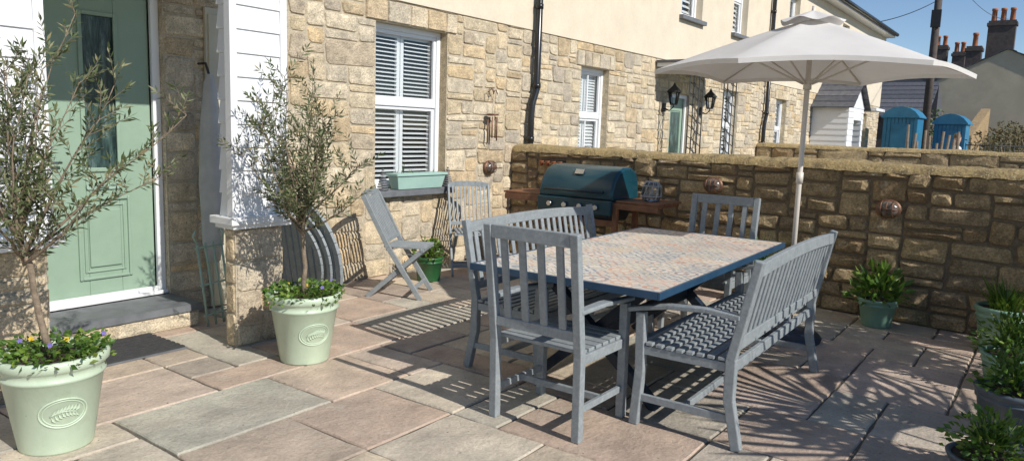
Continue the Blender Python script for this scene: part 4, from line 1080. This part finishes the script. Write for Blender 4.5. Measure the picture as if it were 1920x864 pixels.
for k in range(10):
    t = k / 9; o = MB(); hh = 1.98 - .12 * (k % 3) - .25 * R.random()
    o.tube([(0, 0, 0), (R.uniform(-.02, .02), R.uniform(-.02, .02), hh * .6), (R.uniform(-.05, .05), R.uniform(-.05, .05), hh)], [.045, .04, .03], 7)
    o = o.obj('fence_post', ['oldwood'], None, (20.66 + .74 * t, 3.13 - 1.0 * t, 0)); tag(o, 'rustic round wooden post standing in the neighbouring garden', 'post', 'rustic wooden posts')
e = thing('metal_railing', 'dark metal railing on the neighbouring garden', 'railing', (21.8, 2.0, 0))
a = MB()
for k in range(14): a.tube([(k * .05, -k * .1, 0), (k * .05, -k * .1, 1.55)], .012, 5)
for z in (.2, 1.5): a.tube([(0, 0, z), (.65, -1.3, z)], .015, 5)
a.obj('bars', ['iron'], e)
e = thing('utility_pole', 'tall dark wooden utility pole with crossarm and wires', 'utility pole', (36, 4.85, 0))
a = MB(); a.tube([(0, 0, 0), (0, 0, 11)], [.17, .13], 10); a.obj('pole', ['brickdark'], e)
a = MB(); a.beam((0, -.35, 8.4), (0, .35, 8.4), .1, .12); a.obj('crossarm', ['iron'], e)
a = MB(); a.beam((0, -.3, 7.6), (0, .3, 7.6), .08, .1); a.obj('crossarm', ['iron'], e)
a = MB(); a.box((-.24, -.18, 6.3), (-.1, .18, 7.0)); a.obj('transformer_box', ['iron'], e)
for yy in (-.3, .3):
    a = MB(); a.lathe([(.0, 0), (.04, 0), (.05, .05), (.03, .08), (.045, .12), (0, .14)], 8, (0, yy, 8.46)); a.obj('insulator', ['upvc'], e)
def wire(a, b, sag, lab='thin black overhead wire strung from the utility pole'):
    a = V(a); b = V(b); o = MB(); o.tube([a.lerp(b, k / 14) - V((0, 0, sag * 4 * (k / 14) * (1 - k / 14))) for k in range(15)], .016, 4)
    o = o.obj('overhead_wire', ['black']); tag(o, lab, 'wire', 'overhead wires')
wire((36, 4.55, 8.6), (20, 7.0, 7.6), .5); wire((36, 5.15, 8.6), (60, 40, 8.5), 1.0); wire((36, 4.5, 8.5), (54, 3.5, 9.0), .5); wire((36, 5.1, 8.0), (20, -6, 9), .7); wire((36, 4.9, 7.4), (29.0, 6.5, 5.6), .2)
def bush(name, label, loc, sx, sy, sz, n, mat_, lw, cat='bush', trunk=0, group=None):
    e = thing(name, label, cat, loc, 0, group)
    a = MB()
    if trunk:
        a.tube([(0, 0, 0), (.1, 0, trunk * .6), (0, 0, trunk + sz * .5)], [.22, .16, .06], 8)
    for k in range(10):
        az = R.uniform(0, 6.28); a.tube([(0, 0, trunk * .8), (math.cos(az) * sx * .4, math.sin(az) * sy * .4, trunk + sz * .5), (math.cos(az) * sx * .75, math.sin(az) * sy * .75, trunk + sz * R.uniform(.6, 1))], [.04, .025, .01], 5)
    a.obj('trunk', ['bark'], e)
    u = MB(); cl = [(V((R.uniform(-1, 1) * sx * .7, R.uniform(-1, 1) * sy * .7, trunk + sz * R.uniform(.2, .85))), R.uniform(.25, .5)) for _ in range(14)]
    for k in range(n):
        c0, rr_ = R.choice(cl); q = V((R.gauss(0, 1), R.gauss(0, 1), R.gauss(0, 1))).normalized() * rr_ * R.random() ** .4
        pp = c0 + V((q.x * sx, q.y * sy, q.z * sz * .8)); 
        if pp.z < .02: pp.z = .02
        u.leaf(pp, V((R.uniform(-1, 1), R.uniform(-1, 1), R.uniform(-.4, 1))), lw * R.uniform(.7, 1.4), lw * .6)
    u.obj('crown', [mat_], e)
bush('shrub', 'brownish green shrub behind the neighbouring garden wall', (25, 1.2, 0), 1.3, 1.2, 1.9, 2400, 'hedge', .09, 'shrub', group='shrubs beyond the gardens')
bush('shrub', 'loose green shrub beside dark railings', (23.5, .2, 0), 1.3, 1.2, 1.7, 2400, 'leafdark', .08, 'shrub', group='shrubs beyond the gardens')
bush('shrub', 'ivy covered shrub below the utility pole', (37, 5.2, 0), 1.2, 1.2, 3.0, 2400, 'leafdark', .12, 'shrub', group='shrubs beyond the gardens')
bush('shrub', 'dry brown shrub before the cottage', (44, 1.5, 0), 2.5, 2.2, 2.6, 3000, 'hedge', .14, 'shrub', group='shrubs beyond the gardens')
for i, (x, yy) in enumerate(((78, 12), (84, 7), (90, 3), (80, 20), (95, -3))):
    bush('tree', 'sparse brownish spring tree on the skyline', (x, yy, 0), 4, 4, 5, 2500, 'hedge', .28, 'tree', 2.5, 'trees on the skyline')

# person
e = thing('person', 'person in a white shirt standing beyond the garden wall', 'person', (22.4, 2.25, 0), rad(200))
def skin_obj(name, pts, edges, radii, mat_, parent, lev=1):
    me = bpy.data.meshes.new(name); me.from_pydata(pts, edges, []); me.materials.append(M[mat_])
    o = bpy.data.objects.new(name, me); COL.objects.link(o); o.parent = parent
    sk = o.modifiers.new('skin', 'SKIN'); sk.use_smooth_shade = True
    for i, r_ in enumerate(radii): me.skin_vertices[0].data[i].radius = (r_, r_) if not isinstance(r_, tuple) else r_
    me.skin_vertices[0].data[0].use_root = True
    sb = o.modifiers.new('sub', 'SUBSURF'); sb.levels = lev; sb.render_levels = lev
    return o
bp = [(0, 0, .95), (0, 0, 1.15), (0, 0, 1.38), (0, 0, 1.46), (0, 0, 1.54), (0, .01, 1.62), (0, 0, 1.70), (0, 0, 1.76),
      (.18, 0, 1.40), (.25, .02, 1.14), (.23, .1, .90), (.23, .13, .82), (-.18, 0, 1.40), (-.25, .02, 1.14), (-.23, .1, .90), (-.23, .13, .82),
      (.10, 0, .88), (.11, .02, .48), (.11, -.02, .08), (.11, .12, .04), (-.10, 0, .88), (-.11, .02, .48), (-.11, -.02, .08), (-.11, .12, .04)]
be = [(0, 1), (1, 2), (2, 3), (3, 4), (4, 5), (5, 6), (6, 7), (2, 8), (8, 9), (9, 10), (10, 11), (2, 12), (12, 13), (13, 14), (14, 15), (0, 16), (16, 17), (17, 18), (18, 19), (0, 20), (20, 21), (21, 22), (22, 23)]
br = [(.14, .1), (.13, .1), (.15, .1), (.055, .055), (.06, .06), (.078, .09), (.078, .09), (.05, .06), .055, .042, .03, .03, .055, .042, .03, .03, .085, .06, .04, .04, .085, .06, .04, .04]
skin_obj('body', bp, be, br, 'skin', e)
skin_obj('shirt', [(0, 0, .93), (0, 0, 1.15), (0, 0, 1.37), (0, 0, 1.46), (.19, 0, 1.40), (.25, .02, 1.2), (-.19, 0, 1.40), (-.25, .02, 1.2)], [(0, 1), (1, 2), (2, 3), (2, 4), (4, 5), (2, 6), (6, 7)], [(.16, .125), (.155, .125), (.17, .12), (.075, .075), .075, .06, .075, .06], 'shirt', e)
skin_obj('trousers', [(0, 0, .95), (.10, 0, .86), (.11, .02, .48), (.11, -.01, .1), (-.10, 0, .86), (-.11, .02, .48), (-.11, -.01, .1)], [(0, 1), (1, 2), (2, 3), (0, 4), (4, 5), (5, 6)], [(.15, .12), .1, .075, .06, .1, .075, .06], 'denim', e)
hr = MB(); hr.lathe([(.088, 0), (.09, .05), (.07, .10), (.03, .125), (0, .13)], 16, (0, -.015, 1.67)); hr.obj('hair', ['hair'], e)

# ------------------------------------------------------------------ camera, light, world
f = 1390.0; p_ = math.atan(188 / 1390); az = rad(36.3); ro_ = .033
fw = V((math.cos(p_) * math.cos(az), math.cos(p_) * math.sin(az), -math.sin(p_)))
rt = V((math.sin(az), -math.cos(az), 0)); up = rt.cross(fw)
r2 = rt * math.cos(ro_) + up * math.sin(ro_); u2 = -rt * math.sin(ro_) + up * math.cos(ro_)
cam = bpy.data.cameras.new('camera'); co = bpy.data.objects.new('camera', cam); COL.objects.link(co)
mt = Matrix((r2, u2, -fw)).transposed().to_4x4(); mt.translation = V((0, 0, 1.5)); co.matrix_world = mt
cam.sensor_width = 36; cam.lens = 36 * f / 1920; cam.clip_start = .05; cam.clip_end = 1000
SC.camera = co
el = rad(37); kx = .13
dl = V((kx, 1, 0)).normalized() * math.cos(el) + V((0, 0, -math.sin(el)))
sun = bpy.data.lights.new('sun', 'SUN'); sun.energy = 5.0; sun.angle = rad(.5); sun.color = (1, .96, .89)
so = bpy.data.objects.new('sun', sun); COL.objects.link(so); so.rotation_mode = 'QUATERNION'; so.rotation_quaternion = dl.to_track_quat('-Z', 'Y'); so.location = (0, -5, 8)
w = bpy.data.worlds.new('World'); SC.world = w; w.use_nodes = True
nt = w.node_tree; bg = nt.nodes['Background']; sk = nt.nodes.new('ShaderNodeTexSky'); sk.sky_type = 'NISHITA'; sk.sun_disc = False
sk.sun_elevation = el; sk.sun_rotation = math.atan2(-kx, -1) % (2 * math.pi); sk.altitude = 1500; sk.air_density = 1.0; sk.dust_density = 0; sk.ozone_density = 3.0
nt.links.new(sk.outputs[0], bg.inputs[0]); bg.inputs[1].default_value = .12
SC.view_settings.view_transform = 'Standard'; SC.view_settings.look = 'None'; SC.view_settings.exposure = 0
